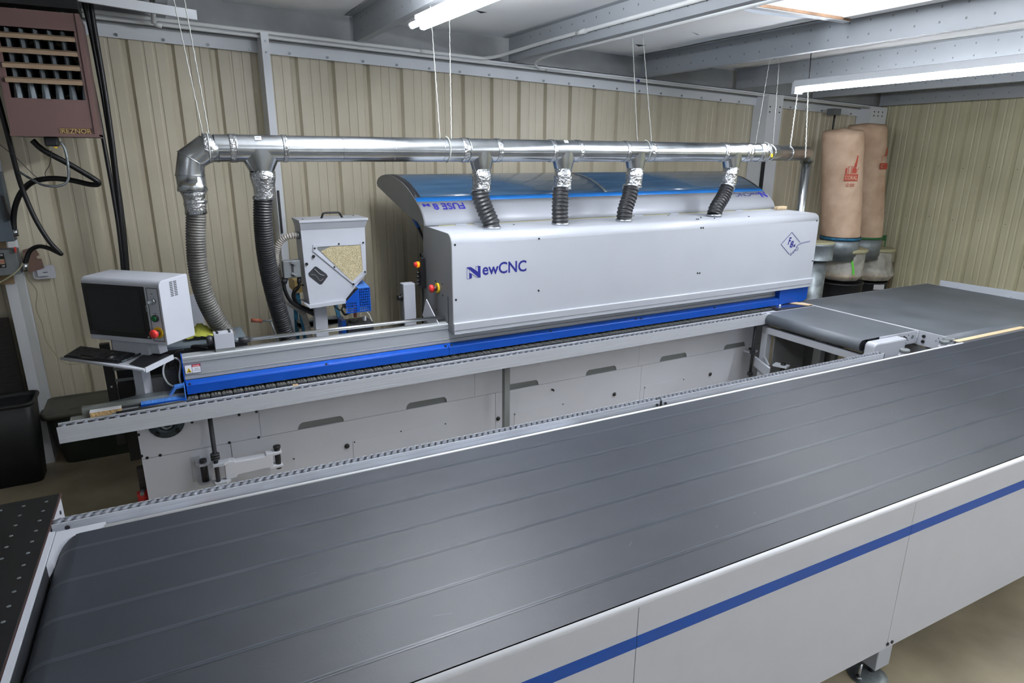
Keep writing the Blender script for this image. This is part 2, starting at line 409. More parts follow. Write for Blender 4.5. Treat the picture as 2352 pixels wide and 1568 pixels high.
for i in (0, 1):
    for j in (0, 1, 2, 3): b.cyl((6.64+i*.17, 5.695, 2.86-j*.06*(1 if j < 2 else 9)), (6.64+i*.17, 5.70, 2.86-j*.06*(1 if j < 2 else 9)), .009, 8)
b.build('punched_hole', 'dark', c3)
MB().box(6.585, 6.62, 5.66, 5.69, .2, 2.35).build('dark_strip', 'dark', c3)
c4 = column('column_4', 8.62, 8.98, 5.72, 'l', 'white steel corner column behind the filter bags')
b = MB()
for i in (0, 1, 2):
    for j in (0, 1): b.cyl((8.70+i*.09, 5.715, 2.87-j*.05), (8.70+i*.09, 5.72, 2.87-j*.05), .009, 8)
b.build('punched_hole', 'dark', c4)
# PVC pipes on the beam, turning out along purlins
def pvc(label, pts, r=.013, cplr=()):
    o = MB().tube(pts, r, 10, 4).build('plastic_pipe', 'pvc'); tag(o, label, 'pipe', 'white plastic pipes on the wall beam')
    for (p, q) in cplr: MB().cyl(p, q, r+.004, 12).build('coupling', 'pvc', o)
    return o
Yp = YB-.19
def pz(x, d): return (x, Yp, zr(x)+d)
pvc('white plastic pipe that turns off the wall beam along third purlin', [pz(-.6, -.01), pz(1, -.01), pz(2.6, -.01), (2.86, Yp-.02, zr(2.9)+.0), (3.02, Yp-.25, zr(3)+.045), (3.08, 5.0, zr(3)+.07), (3.085, 3.5, zr(3)+.07), (3.085, 1.2, zr(3)+.07)], .016, (((3.085, 4.6, zr(3)+.07), (3.085, 4.48, zr(3)+.07)), ((2.2, Yp, zr(2.2)-.01), (2.3, Yp, zr(2.3)-.01))))
pvc('white plastic pipe low on the wall beam that turns beneath third purlin', [pz(-.6, -.045), pz(1.4, -.045), pz(3.3, -.045), (3.42, Yp-.01, zr(3.3)-.045), (3.30, Yp-.12, zr(3.3)-.02), (3.22, Yp-.5, zr(3.3)+.002), (3.205, 4.2, zr(3.3)+.002), (3.205, 1.2, zr(3.3)+.002)], .012)
o = pvc('long white plastic pipe following the beam to the right wall', [pz(3.5, -.045), pz(5, -.045), pz(6.6, -.045), pz(8.6, -.045)], .012)
MB().cyl(pz(4.62, -.045), pz(4.65, -.045), .0135, 10).build('purple_primer_ring', 'purple', o)
MB().cyl((0.159,5.600,3.380), (0.150,5.600,3.171), .017, 10).cyl((0.150,5.600,3.171), (0.198,5.600,3.161), .016, 10).build('plastic_pipe', 'pvc'); tag(bpy.context.scene.collection.objects[-1], 'short white plastic drop pipe at upper left above the wall', 'pipe')
MB().obox((0.044,5.200,3.210), (1, 0, -.07), (0, 1, 0), (0, 0, 1), .36, .012, .03).build('metal_strut', 'steel_white'); tag(col.objects[-1], 'white metal strut across the top left corner of the room', 'strut')
o = MB().box(7.773, 7.920, 5.66, 5.76, 2.80, 2.88).build('junction_box', 'electric_grey'); tag(o, 'small grey electrical box on beam above filter bags', 'electrical box')
MB().tube([(o.location.x, 5.69, 2.80), (o.location.x-.01, 5.69, 2.5), (o.location.x-.05, 5.70, 1.9)], .012, 8).build('cable', 'black', o)
# ------------------------------------------------------------------ lamps
def lamp(label, p0, p1, tubes, housing, group='tube lights under the roof', power=1, led='led'):
    p0 = Vector(p0); p1 = Vector(p1); d = (p1-p0).normalized(); n = Vector((0, 0, 1)).cross(d).normalized(); L = (p1-p0).length
    root = thing('tube_light', label, 'light', tuple((p0+p1)/2), group)
    c = (p0+p1)/2
    if housing:
        MB().obox(c+Vector((0, 0, .055)), d, n, (0, 0, 1), L/2+.02, .055, .028).build('housing', 'steel_white', root, bevel=.006)
        MB().obox(p0-d*.02+Vector((0, 0, .02)), d, n, (0, 0, 1), .02, .05, .05).build('end_cap', 'white_dim', root, bevel=.004)
    else:
        MB().obox(c+Vector((0, 0, .045)), d, n, (0, 0, 1), L/2, .018, .010).build('housing', 'white_dim', root)
    for k in range(tubes):
        o = n*(k-(tubes-1)/2)*.07
        MB().cyl(p0+o, p1+o, .017, 12).build('tube', led, root)
        MB().cyl(p0+o-d*.02, p0+o, .018, 12).build('tube_cap', 'white_dim', root)
    ld = bpy.data.lights.new('tube_glow', 'AREA'); ld.shape = 'RECTANGLE'; ld.size = L; ld.size_y = .12; ld.energy = 6*L*LAMP_W*power; ld.color = (.94, .965, 1)
    lo = bpy.data.objects.new('tube_glow', ld); col.objects.link(lo); lo.parent = root
    if not housing:       # bare tubes also light the roof above them
        lu = bpy.data.lights.new('tube_glow_up', 'AREA'); lu.shape = 'RECTANGLE'; lu.size = L; lu.size_y = .10; lu.energy = 55*L*LAMP_W*power; lu.color = ld.color
        l2 = bpy.data.objects.new('tube_glow_up', lu); col.objects.link(l2); l2.parent = root
        z = Vector((0, 0, -1)); l2.matrix_local = Matrix.Translation(Vector((0, 0, .065))) @ Matrix((d, z.cross(d), z)).transposed().to_4x4()
    z = Vector((0, 0, 1)); R = Matrix((d, z.cross(d), z)).transposed().to_4x4(); lo.matrix_parent_inverse = Matrix.Identity(4)
    lo.matrix_local = Matrix.Translation(Vector((0, 0, -.03))) @ R
    return root
lamp('two bare bright tubes hanging above the duct, upper middle', (1.45, 3.80, 3.0), (1.495, 2.50, 3.0), 2, False, led='led_pair')
lamp('single long bright tube under the purlins at upper right', (5.13, 4.11, 2.85), (5.03, 1.7, 2.85), 1, True)
for x, y, lab in ((5.0, -1.9, 'added unseen tube light behind the camera over the table front'), (1.8, -2.4, 'added unseen tube light behind the camera on its right'), (-2.2, -.3, 'added unseen tube light behind the camera on its left'), (7.7, .6, 'added unseen tube light near the right wall')):  # unseen lamps added as fill light for the room
    lamp(lab, (x, y+1.1, 2.85), (x, y-1.1, 2.85), 1, x > 5.2, 'fill tube lights added out of view', .25 if x < 4 and y > -1 else .9, 'led_fill_dim' if x < 4 and y > -1 else 'led_fill')
# ------------------------------------------------------------------ ropes that carry the duct
def rope(label, A, B, ybot, xo=0):
    pts = [A, tuple(Vector(A).lerp(Vector(B), .5)+Vector((.004, 0, 0))), B]
    r = MB().tube([A, B], .005, 6, raw=True)
    return r
def ropepair(label, a0, a1, c0, c1, rr=.0030):
    t = thing('hanging_rope', label, 'rope', a0, 'ropes holding up the duct')
    for k, (p, q) in enumerate(((a0, a1), (c0, c1))):
        p = Vector(p); q = Vector(q); n = int((q-p).length/.02); pts = []
        for i in range(n+1):
            v = p.lerp(q, i/n); pts.append(v+Vector((.0013*math.cos(i*2.1), .0013*math.sin(i*2.1), 0)))
        MB().tube(pts, rr, 5, raw=True).build('strand', 'rope', t)
    # loop under the duct
    x = (a1[0]+c1[0])/2; R = .083; P = []
    for i in range(13):
        an = math.pi*(1+i/12); P.append((x+(c1[0]-a1[0])*.2*math.cos(an), 4.15+R*math.cos(an), 2.325+R*math.sin(an)))
    MB().tube([(c1[0]*.5+a1[0]*.5, 4.15-R*math.cos(math.pi*(k/10-.5)), 2.325-R*math.sin(math.pi*(k/10-.5))) for k in range(11)], .003, 5).build('sling', 'rope', t)
    return t
ropepair('pair of twisted ropes hanging to the elbow at left end of duct', (.19, 4.15, 3.40), (0.283,4.150,2.357), (.25, 4.15, 3.42), (0.312,4.150,2.369))
ropepair('pair of white ropes dropping from the middle tubes to the duct', (1.66, 4.15, 3.39), (1.714,4.150,2.395), (1.80, 4.15, 3.36), (1.796,4.150,2.396))
ropepair('pair of ropes tied at duct branch third from the right', (3.248, 4.15, 3.35), (3.381,4.150,2.397), (3.34, 4.15, 3.33), (3.527,4.150,2.389))
ropepair('pair of thin ropes near the yellow sticker on the duct', (4.78, 4.15, 3.25), (4.701,4.150,2.388), (4.87, 4.15, 3.30), (4.928,4.150,2.361), .0018)
# ================================================================== FOREGROUND BELT TABLE (frame WT)
ZT = .95
tb = thing('belt_table', 'long grey belt table with white skirt and blue stripe filling the foreground', 'conveyor', (2.5, 1.95, 0), W=WT)
XE = 7.25
# belt: top run, rounded over the end roller at the left
P = [(XE, ZT), (-.475, ZT)]+[(-.475-.075*math.sin(a), ZT-.075+.075*math.cos(a)) for a in [math.pi*k/12 for k in range(1, 13)]]+[(-.30, ZT-.15)]
b = MB(); b.strip(P, 'y', 1.345, 2.560); b.build('belt', 'belt', tb)
for y in (2.452, 2.252, 2.052, 1.862, 1.668, 1.468):
    for dy in (-.0045, .0045):
        Q = [(x, z+.0009) for x, z in P[:2]]+[(-.475-.0762*math.sin(a), ZT-.075+.0762*math.cos(a)) for a in [math.pi*k/12 for k in range(1, 8)]]
        MB().strip(Q, 'y', y+dy-.0036, y+dy+.0036).build('belt_weld', 'belt_weld', tb)
sc = MB()
for k in range(40):
    x = random.uniform(-.3, 4.6); y = random.uniform(1.42, 2.5); a = random.choice([random.uniform(-.5, 1.2), random.uniform(1.9, 2.5)]); l = random.choice([.012, .02, .035, .06]); w_ = .0011
    dx, dy = math.cos(a)*l, math.sin(a)*l; sc.add([(x, y, ZT+.0006), (x+dx, y+dy, ZT+.0006), (x+dx-w_, y+dy+w_, ZT+.0006), (x-w_, y+w_, ZT+.0006)], [(0, 1, 2, 3)])
tag(sc.build('scuff_mark', 'wheel', tb), kind='stuff')
# near side skirt, in panels, with a bright lip and blue band
joints = [-.58, 1.125, 2.538, 4.75, XE]
for x0, x1 in zip(joints[:-1], joints[1:]):
    MB().box(x0+.0012, x1-.0012, 1.317, 1.325, .215, ZT-.006).build('skirt_panel', 'white_dim', tb, bevel=.0012)
    MB().box(x0+.0012, x1-.0012, 1.3155, 1.3172, .787, .833).build('blue_band', 'stripe_blue', tb)
MB().prism([(1.317, ZT-.006), (1.319, ZT+.001), (1.325, ZT+.004), (1.336, ZT+.004), (1.340, ZT-.004), (1.340, ZT-.03), (1.325, ZT-.03)], 'x', -.58, XE, True).build('edge_lip', 'white', tb)
MB().prism([(2.562, ZT-.05), (2.562, ZT+.002), (2.566, ZT+.004), (2.576, ZT+.004), (2.578, ZT-.05)], 'x', -.40, 5.13, True).build('far_edge_lip', 'white', tb)
MB().box(-.578, XE, 2.55, 2.60, .20, ZT-.055).build('rear_skirt', 'paint2', tb)
MB().box(-.52, XE, 1.36, 2.53, .30, ZT-.19).build('bed_frame', 'dark', tb)
MB().prism([(-.578, ZT-.30), (-.578, ZT+.002), (-.560, ZT+.002), (-.556, ZT-.02), (-.556, ZT-.30)], 'y', 1.30, 2.61).build('end_plate', 'paint', tb)
MB().box(-.556, -.5545, 1.345, 2.38, .80, .9475).build('gap_shade', 'dark', tb)  # dark strip painting shade over the inner side of the end plate
# rounded corner plate at the far left
C = [(-.556, 2.61), (-.556, 2.38), (-.542, 2.43)]+[(-.455-.085*math.cos(a), 2.477+.085*math.sin(a)) for a in [math.pi/2*k/8 for k in range(9)]]+[(-.40, 2.565), (-.40, 2.61)]
MB().prism(C, 'z', ZT-.05, ZT-.002).build('corner_plate', 'paint', tb)
# legs with levelling feet
for x, y in ((2.60, 1.385), (2.60, 2.5), (-.3, 1.385), (-.3, 2.5), (6.2, 1.385), (6.2, 2.5)):
    lg = MB().box(x-.05, x+.05, y-.035, y+.035, .055, .24).build('leg', 'paint2', tb, bevel=.004)
    MB().cyl((x-.02, y, .012), (x-.02, y, .08), .016, 12).build('foot_screw', 'dark', lg)
    MB().lathe((x-.04, y, 0), [(.085, 0), (.085, .006), (.05, .014), (.02, .022), (.0, .022)], 28).build('foot_plate', 'galv_dull', lg)
    MB().cyl((x-.105, y, .006), (x-.105, y, .095), .007, 10).cyl((x-.105, y, .008), (x-.105, y, .024), .014, 6).build('foot_bolt', 'galv', lg)
b = MB()
for p in ((2.539,1.317,0.238), (2.569,1.317,0.238)): b.cyl(p, (p[0], 1.3125, p[2]), .008, 10)
b.build('bolt', 'dark', tb)
# ------------------------------------------------ roller rail at the far side of the table
ra = thing('roller_rail', 'aluminium rail of small spiral rubber rollers along far edge of the belt table', 'rail', (1.9, 2.68, 0), W=WT)
for x0, x1 in ((-.578, 2.318), (2.330, 4.337)):
    MB().prism([(2.660, .915), (2.660, .934), (2.6615, .9355), (2.660, .937), (2.660, .953), (2.664, .953), (2.664, .935), (2.702, .935), (2.702, .953), (2.706, .953), (2.706, .90), (2.664, .90)], 'x', x0, x1).build('profile', 'alu', ra)
b = MB().box(2.319, 2.329, 2.655, 2.706, .905, .945).box(-.585, -.579, 2.66, 2.706, .905, .945).box(4.338, 4.345, 2.66, 2.706, .905, .945); b.build('end_block', 'dark', ra)
MB().cyl((2.295, 2.6595, .925), (2.295, 2.653, .925), .008, 10).cyl((2.355, 2.6595, .925), (2.355, 2.653, .925), .008, 10).cyl((-.53, 2.6595, .932), (-.53, 2.655, .932), .009, 10).build('screw', 'dark', ra)
r0 = None
for k in range(156):
    x = -.560+k*.0313
    if abs(x-2.324) < .018: continue
    if x > 4.32: break
    if r0 is None:
        m_ = MB(); n = 12; vs = []          # skewed rubber roller: the two rims sit at shifted places, like a twist
        for j, (yy, sx, r) in enumerate(((2.6655, -.008, .009), (2.6700, -.006, .0135), (2.6965, .006, .0135), (2.7010, .008, .009))):
            for i in range(n): a = 2*math.pi*i/n; vs.append((x+sx+r*math.cos(a)*1.05, yy, .9445+r*math.sin(a)))
        fs = [(j*n+i, j*n+(i+1) % n, (j+1)*n+(i+1) % n, (j+1)*n+i) for j in range(3) for i in range(n)]+[tuple(range(n))[::-1], tuple(range(3*n, 4*n))]
        m_.add(vs, fs, True); r0 = m_.build('roller', 'wheel', ra); rx = x
    else: piece(r0, (x-rx, 0, 0), ra)
# brackets between rail and table, and a slotted ledge
b0 = MB().box(-.30, -.245, 2.580, 2.625, .918, .926).build('rail_bracket', 'paint', tb)
for x in (.35, .87, 1.38, 1.77, 2.30, 2.80, 3.45, 4.10): piece(b0, (x+.30, 0, 0), tb)
led = MB(); hole_panel(led, .18, 1.02, 2.582, 2.655, [(.20+k*.0172, .20+k*.0172+.008, 2.600, 2.640) for k in range(27)], lambda x, y: (x, y, .905)); led.build('slotted_ledge', 'paint2', tb)
MB().box(-.578, -.10, 2.582, 2.655, .895, .903).box(-.10, .18, 2.595, 2.62, .89, .897).box(1.02, 1.75, 2.582, 2.655, .895, .905).build('ledge', 'paint2', tb)
MB().box(1.8, 4.3, 2.585, 2.650, .86, .868).build('cable_tray', 'dark', tb)
MB().box(.20-.35, .20-.2, 2.60, 2.63, .86, .89).build('cable_clip', 'copper', tb)
# ------------------------------------------------ black air table at the left
at = thing('air_table', 'black perforated air table butting the left end of the belt table', 'table', (-1.1, 2.0, 0), W=WT)
holes = []
b = MB().box(-1.75, -.583, .2, 2.93, .942, ZT+.002); b.build('table_top', 'black', at, bevel=.002)
MB().box(-.583, -.580, .2, 2.93, .942, ZT+.0015).build('edge_band', 'brown_dark', at)
MB().box(-1.74, -.584, .22, 2.925, .55, .942).build('apron', 'paint', at)
MB().cyl((-.584, 2.86, .90), (-.580, 2.86, .90), .008, 10).build('bolt', 'dark', at)
hs = []
for j in range(22):
    for i in range(12):
        hs.append((-.623-.0745*i-.037*(j % 2) if False else -.623-.0745*i, 2.875-.0768*j))
h0 = None
for (x, y) in hs:
    if h0 is None:
        h0 = MB().lathe((x, y, ZT+.0021), [(.0065, 0), (.0055, .0008), (.003, .0002), (.0, .0001)], 10).build('air_nozzle', 'galv_dull', at); hx, hy = x, y
    elif len(hs) < 300: piece(h0, (x-hx, y-hy, 0), at)
for x, y in ((-.68, 2.8), (-.68, .4), (-1.65, 2.8), (-1.65, .4)): MB().box(x-.04, x+.04, y-.04, y+.04, 0, .56).build('leg', 'paint2', at)
# ================================================================== CONVEYORS AT THE RIGHT
cs = thing('small_conveyor', 'short dark belt conveyor with rounded near end beside the edgebander outlet', 'conveyor', (4.8, 3.45, 0), W=WT)
R_ = .046; xr = 4.533
P = [(5.165, ZT-.002), (xr, ZT-.002)]+[(xr-R_*math.sin(a), ZT-.002-R_+R_*math.cos(a)) for a in [math.pi*k/12 for k in range(1, 13)]]+[(5.165, ZT-.002-2*R_)]
MB().strip(P, 'y', 2.955, 3.90).build('belt', 'belt_dark', cs, solid=.004)
MB().cyl((xr, 2.957, ZT-.002-R_), (xr, 3.898, ZT-.002-R_), R_-.004, 20).build('end_roller', 'black_rubber', cs)
MB().box(4.60, 5.16, 2.96, 3.895, ZT-.12, ZT-.012).build('bed', 'dark', cs)
MB().box(5.172, 5.180, 2.93, 3.93, ZT-.06, ZT+.002).build('side_rail', 'white_dim', cs)
MB().box(4.52, 5.17, 3.905, 3.915, ZT-.10, ZT-.001).build('rear_plate', 'paint2', cs)
# near side: bolted plate with rounded end, box cover
Pp = [(4.70, .955), (4.70, .848), (5.13, .848)]+[(5.155+.05*math.cos(a), .90+.052*math.sin(a)) for a in [math.radians(d) for d in (-80, -45, 0, 45, 85)]]
MB().prism(Pp, 'y', 2.936, 2.944).build('side_plate', 'paint', cs, bevel=.001)
b = MB()
for x in (4.965, 5.000):
    for z in (.918, .872): b.cyl((x, 2.936, z), (x, 2.928, z), .0105, 12).cyl((x, 2.928, z), (x, 2.912, z), .005, 8)
for x, z in ((4.905, .930), (4.935, .922), (4.905, .86), (5.06, .927), (5.045, .90), (5.062, .885)): b.cyl((x, 2.936, z), (x, 2.933, z), .004, 8)
b.build('bolt', 'black', cs)
MB().lathe((5.115, 2.9355, .905), [(.016, 0), (.016, .002), (.011, .002), (.011, 0)], 16, axis=(0, -1, 0)).cyl((5.115, 2.9352, .905), (5.115, 2.934, .905), .011, 16).build('bearing', 'galv_dull', cs)
Pc = [(4.90, .945), (4.90, .55), (4.52, .55), (4.52, .895)]+[(4.555-.035*math.cos(a), .91+.035*math.sin(a)) for a in [math.pi/2*k/5 for k in range(6)]]
MB().prism(Pc, 'y', 2.85, 2.935).build('drive_cover', 'paint', cs, bevel=.012)
# welded frame below
fr_ = MB().box(4.545, 4.60, 2.90, 3.93, .765, .822); fr_.build('cross_tube', 'paint', cs, bevel=.004)
MB().box(4.545, 4.605, 3.865, 3.93, 0, .765).build('post', 'paint', cs, bevel=.004)
MB().box(4.56, 4.62, 2.87, 2.93, 0, .775).build('post', 'paint', cs, bevel=.004)
MB().box(5.08, 5.14, 3.70, 3.78, 0, .82).build('post', 'paint2', cs)
MB().box(5.00, 5.06, 2.95, 3.01, 0, .82).build('post', 'paint2', cs)
MB().box(4.61, 5.02, 3.83, 3.845, .02, .80).build('kick_panel', 'paint_end', cs)
MB().box(4.86, 4.90, 3.40, 3.44, .05, .75).obox((4.93, 3.35, .45), (1, 0, 1.6), (0, 1, 0), (-1.6, 0, 1), .16, .01, .014).build('brace', 'paint_end', cs)
MB().cyl((4.60, 3.06, .72), (4.70, 3.06, .72), .05, 20).build('drive_wheel', 'black', cs)
# guide wheels
def gwheel(x, y, z, lab):
    t = thing('guide_wheel', lab, 'wheel', (x, y, z-.05), 'grey guide wheels at the conveyor corner', W=WT)
    MB().lathe((x, y, z-.022), [(.034, 0), (.034, .018), (.031, .022), (.009, .022), (.009, .012), (0, .012)], 24).build('tyre', 'electric_grey', t)
    MB().lathe((x, y, z-.05), [(.036, 0), (.036, .006), (.02, .006), (.02, .028), (0, .028)], 20).build('hub', 'white_dim', t)
    MB().cyl((x, y, z-.012), (x, y, z-.004), .008, 6).build('bolt', 'dark', t)
    MB().box(x-.012, x+.012, y-.01, y+.012, z-.16, z-.05).build('bracket', 'dark', t)
gwheel(4.538, 2.640, .962, 'grey guide wheel beside the white drive cover')
gwheel(5.035, 2.648, .962, 'nearer of the two grey guide wheels by the wood strip')
gwheel(5.118, 2.672, .964, 'farther of the two grey guide wheels by the wood strip')
# big conveyor
cb = thing('large_conveyor', 'wide dark belt conveyor at the right in front of the right wall', 'conveyor', (6.2, 3.4, 0), W=WT)
P = [(4.105, ZT), (2.745, ZT)]+[(2.745-.06*math.sin(a), ZT-.06+.06*math.cos(a)) for a in [math.pi*k/10 for k in range(1, 11)]]+[(4.105, ZT-.12)]
MB().strip(P, 'x', 5.205, 7.235).build('belt', 'belt_dark', cb, solid=.004)
MB().cyl((5.21, 2.745, ZT-.06), (7.23, 2.745, ZT-.06), .055, 20).build('end_roller', 'black_rubber', cb)
MB().box(5.22, 7.22, 2.80, 4.09, ZT-.115, ZT-.01).build('bed', 'dark', cb)
MB().box(5.186, 5.200, 2.665, 4.08, .835, ZT+.001).build('side_rail', 'paint', cb)
MB().box(7.24, 7.255, 2.70, 4.10, .835, ZT+.001).build('side_rail', 'paint', cb)
MB().box(5.20, 7.25, 4.108, 4.118, .835, ZT-.001).build('rear_rail', 'paint2', cb)
b = MB()
for y, z in ((2.885, .915), (2.885, .872)): b.cyl((5.186, y, z), (5.172, y, z), .012, 12)
b.build('knob_bolt', 'black', cb)
b = MB()
for y, z in ((2.775, .925), (2.76, .895), (2.79, .90), (2.70, .86)): b.cyl((5.186, y, z), (5.184, y, z), .004, 8)
b.build('hole', 'dark', cb)
MB().prism([(3.18, .945), (4.0, .938), (4.0, 1.003), (3.18, 1.018)], 'x', 7.29, 7.296).build('side_shield', 'paint2', cb)
MB().box(7.255, 7.29, 3.3, 3.34, .90, .96).box(7.255, 7.29, 3.8, 3.84, .90, .96).build('shield_bracket', 'paint2', cb)
for x, y in ((5.25, 4.05), (5.25, 2.85), (7.15, 4.05), (7.15, 2.85)): MB().box(x-.03, x+.03, y-.03, y+.03, 0, .84).build('leg', 'paint2', cb)
MB().box(5.19, 5.20, 2.70, 3.36, .10, .82).build('skirt_panel', 'paint_end', cb); MB().box(5.19, 5.20, 3.62, 4.08, .10, .82).build('skirt_panel', 'paint_end', cb)
MB().box(4.905, 4.915, 3.97, 4.94, .05, .90).build('end_panel', 'paint_end', None) if False else None
for x0, y0, w_, h_ in ((5.45, 3.0, 1.5, .5),): MB().box(x0, x0+w_, y0, y0+.02, .1, .1+h_).build('kick_panel', 'dark', cb)
o = MB().box(5.118, 6.062, 2.588, 2.632, .951, .957).build('wood_strip', 'wood', W=WT, bevel=.001); tag(o, 'pale wooden strip bridging the gap between belt table and wide conveyor', 'wood')
MB().box(5.14, 6.04, 2.594, 2.62, .80, .951).build('support_rib', 'paint2', tb)
o = MB().prism([(5.03, 4.10), (5.12, 3.935), (5.185, 3.94), (5.10, 4.16)], 'z', .951, .957).build('wood_strip', 'wood', W=WT); tag(o, 'small pale wood piece by the blue end guard of the edgebander', 'wood')
MB().box(5.0, 5.19, 3.925, 4.2, .90, .950).build('corner_block', 'dark', cs)
MB().prism([(4.78, 3.99), (4.98, 3.935), (5.10, 3.94), (4.96, 4.06), (4.84, 4.07)], 'z', .951, .953).build('shim_plate', 'galv', cs)
MB().box(4.76, 5.0, 3.925, 4.10, .90, .950).build('shim_base', 'dark', cs)
MB().obox((4.86, 4.03, .962), (1, .3, 0), (-.3, 1, 0), (0, 0, 1), .007, .006, .006).build('clip', 'white', cs)
# ================================================================== EDGEBANDER
eb = thing('edgebander', 'long white edgebanding machine with blue guard and raised curved hood', 'machine', (2.5, 4.3, 0))
YP = 3.95
MB().box(-.262, 4.92, YP+.045, 4.95, .04, .90).build('base_frame', 'paint2', eb)
# lower front panels and upper panels with slots cut in their lower edge
MB().box(-.268, -.262+.30+.165, YP, YP+.012, .03, .598).build('lower_panel', 'panel_grey', eb, bevel=.001)
MB().box(.206, 2.02, YP+.0005, YP+.012, .03, .598).build('lower_panel', 'panel_grey', eb, bevel=.001)
MB().box(2.022, 3.4, YP, YP+.012, .03, .598).build('lower_panel', 'panel_grey', eb, bevel=.001)
MB().box(3.402, 4.92, YP+.0005, YP+.012, .03, .598).build('lower_panel', 'panel_grey', eb, bevel=.001)
slots = [(0.605, 0.899), (1.328, 1.634), (2.090, 2.393), (2.831, 3.138), (3.597, 3.904), (4.350, 4.628)]
vj = [-.268, .383, 1.853, 3.366, 4.92]
for x0, x1 in zip(vj[:-1], vj[1:]):
    Q = [(x0+.001, .905), (x0+.001, .601)]
    for a, c in slots:
        if x0 < a < x1:
            c = min(c, x1-.02); r = .035
            Q += [(a, .601)]+[(a+r-r*math.cos(t), .601+.045*math.sin(t)) for t in [math.pi/2*k/5 for k in range(1, 6)]]+[(c-r+r*math.sin(t), .601+.045*math.cos(t)) for t in [math.pi/2*k/5 for k in range(1, 6)]]
    Q += [(x1-.001, .601), (x1-.001, .905)]
    MB().prism(Q, 'y', YP, YP+.012).build('upper_panel', 'panel_grey', eb)
for a, c in slots: MB().box(a-.01, c+.01, YP+.0125, YP+.014, .59, .66).build('slot_shade', 'beam_dark', eb)  # dark sheets that paint the shade inside the panel slots
for k, (a, c) in enumerate(slots[:3]):
    MB().box(a+(c-a)*(.48 if k != 2 else .25), c-(c-a)*(.22 if k == 0 else .05 if k == 1 else .35), YP+.018, YP+.03, .606, .628).build('clamp_block', 'white_dim', eb)
# access covers outlined on the lower panel, screws, plugs
for (pa, pb, h) in (((0.946,3.950,0.447), (1.630,3.950,0.450), .5), ((2.181,3.950,0.420), (2.634,3.950,0.414), .5), ((3.445,3.950,0.409), (3.897,3.950,0.413), .5), ((0.132,3.950,0.484), (0.572,3.950,0.428), .35)):
    zt = (pa[2]+pb[2])/2; MB().box(pa[0], pb[0], YP-.0025, YP, zt-h*.7, zt).build('access_cover', 'panel_grey', eb, bevel=.0012)
plug = MB()
for p in ((0.905,3.947,0.422), (2.041,3.947,0.392), (3.126,3.947,0.392), (4.206,3.947,0.392)): plug.lathe(p, [(.0, .014), (.009, .012), (.013, .006), (.017, .004), (.017, 0)][::-1], 16, axis=(0, -1, 0))
plug.build('panel_knob', 'black', eb)
scr = MB()
for p in ((-0.240,3.948,0.605), (-0.173,3.948,0.606), (0.199,3.948,0.604), (0.367,3.948,0.602), (-0.266,3.948,0.622), (-0.263,3.948,0.755), (0.015,3.948,0.776), (0.272,3.948,0.772), (0.371,3.948,0.773), (2.523,3.948,0.537)):
    scr.cyl(p, (p[0], p[1]-.004, p[2]), .0085, 10)
for p in ((0.956,3.945,0.440), (1.282,3.945,0.450), (1.614,3.945,0.438), (2.182,3.945,0.400), (2.618,3.945,0.400), (3.447,3.945,0.395), (3.884,3.945,0.396), (0.561,3.945,0.411)):
    scr.cyl(p, (p[0], p[1]-.003, p[2]), .005, 8)
scr.build('panel_screw', 'black', eb)
MB().cyl((2.512,3.950,0.542), (2.512, 3.915, 0.542), .006, 10).build('stud', 'black', eb)
pb_ = (-0.116,3.940,0.803)
MB().lathe((pb_[0], YP, pb_[2]), [(.095, 0), (.095, .012), (.07, .02), (.045, .03), (.045, .012), (.03, .012), (.03, .034), (.0, .034)], 28, axis=(0, -1, 0)).build('bearing_flange', 'bearing_paint', eb)
MB().cyl((pb_[0]-.052, YP-.012, pb_[2]-.055), (pb_[0]-.052, YP-.035, pb_[2]-.055), .012, 12).cyl((pb_[0]+.052, YP-.012, pb_[2]-.055), (pb_[0]+.052, YP-.035, pb_[2]-.055), .012, 12).build('flange_bolt', 'black', eb)
MB().lathe((pb_[0], YP-.02, pb_[2]), [(.034, 0), (.034, .016), (.022, .016), (.022, .01), (0, .01)], 20, axis=(0, -1, 0)).build('shaft_end', 'galv_dull', eb)
# outrigger rail with wheels
rl = MB().prism([(3.735, .862), (3.735, .880), (3.7365, .881), (3.735, .882), (3.735, .902), (3.7365, .903), (3.735, .904), (3.735, .914), (3.7365, .915), (3.735, .916), (3.735, .951), (3.740, .951), (3.740, .925), (3.798, .925), (3.798, .951), (3.803, .951), (3.803, .862)], 'x', -.597, 4.592)
o = rl.build('support_rail', 'alu', eb)
MB().add([(4.592, 3.735, .862), (4.592, 3.803, .862), (4.592, 3.803, .951), (4.592, 3.735, .951), (4.668, 3.735, .951), (4.668, 3.803, .951), (4.60, 3.76, .862), (4.60, 3.803, .862)], [(0, 3, 4, 6), (3, 2, 5, 4), (0, 1, 7, 6), (1, 2, 5, 7), (6, 4, 5, 7)]).build('mitred_end', 'alu', eb)
MB().box(-.590, 4.64, 3.744, 3.778, .926, .9475).build('wheel_track', 'dark', eb)
w0 = None
for k in range(110):
    x = -.571+k*.0476
    if x > 4.62: break
    if w0 is None: w0 = MB().lathe((x, 3.748, .9430), [(.0, 0), (.010, 0), (.0135, .004), (.0135, .022), (.010, .026), (0, .026)], 12, axis=(0, 1, 0)).build('support_wheel', 'wheel', eb)
    else: piece(w0, (x+.571, 0, 0), eb)
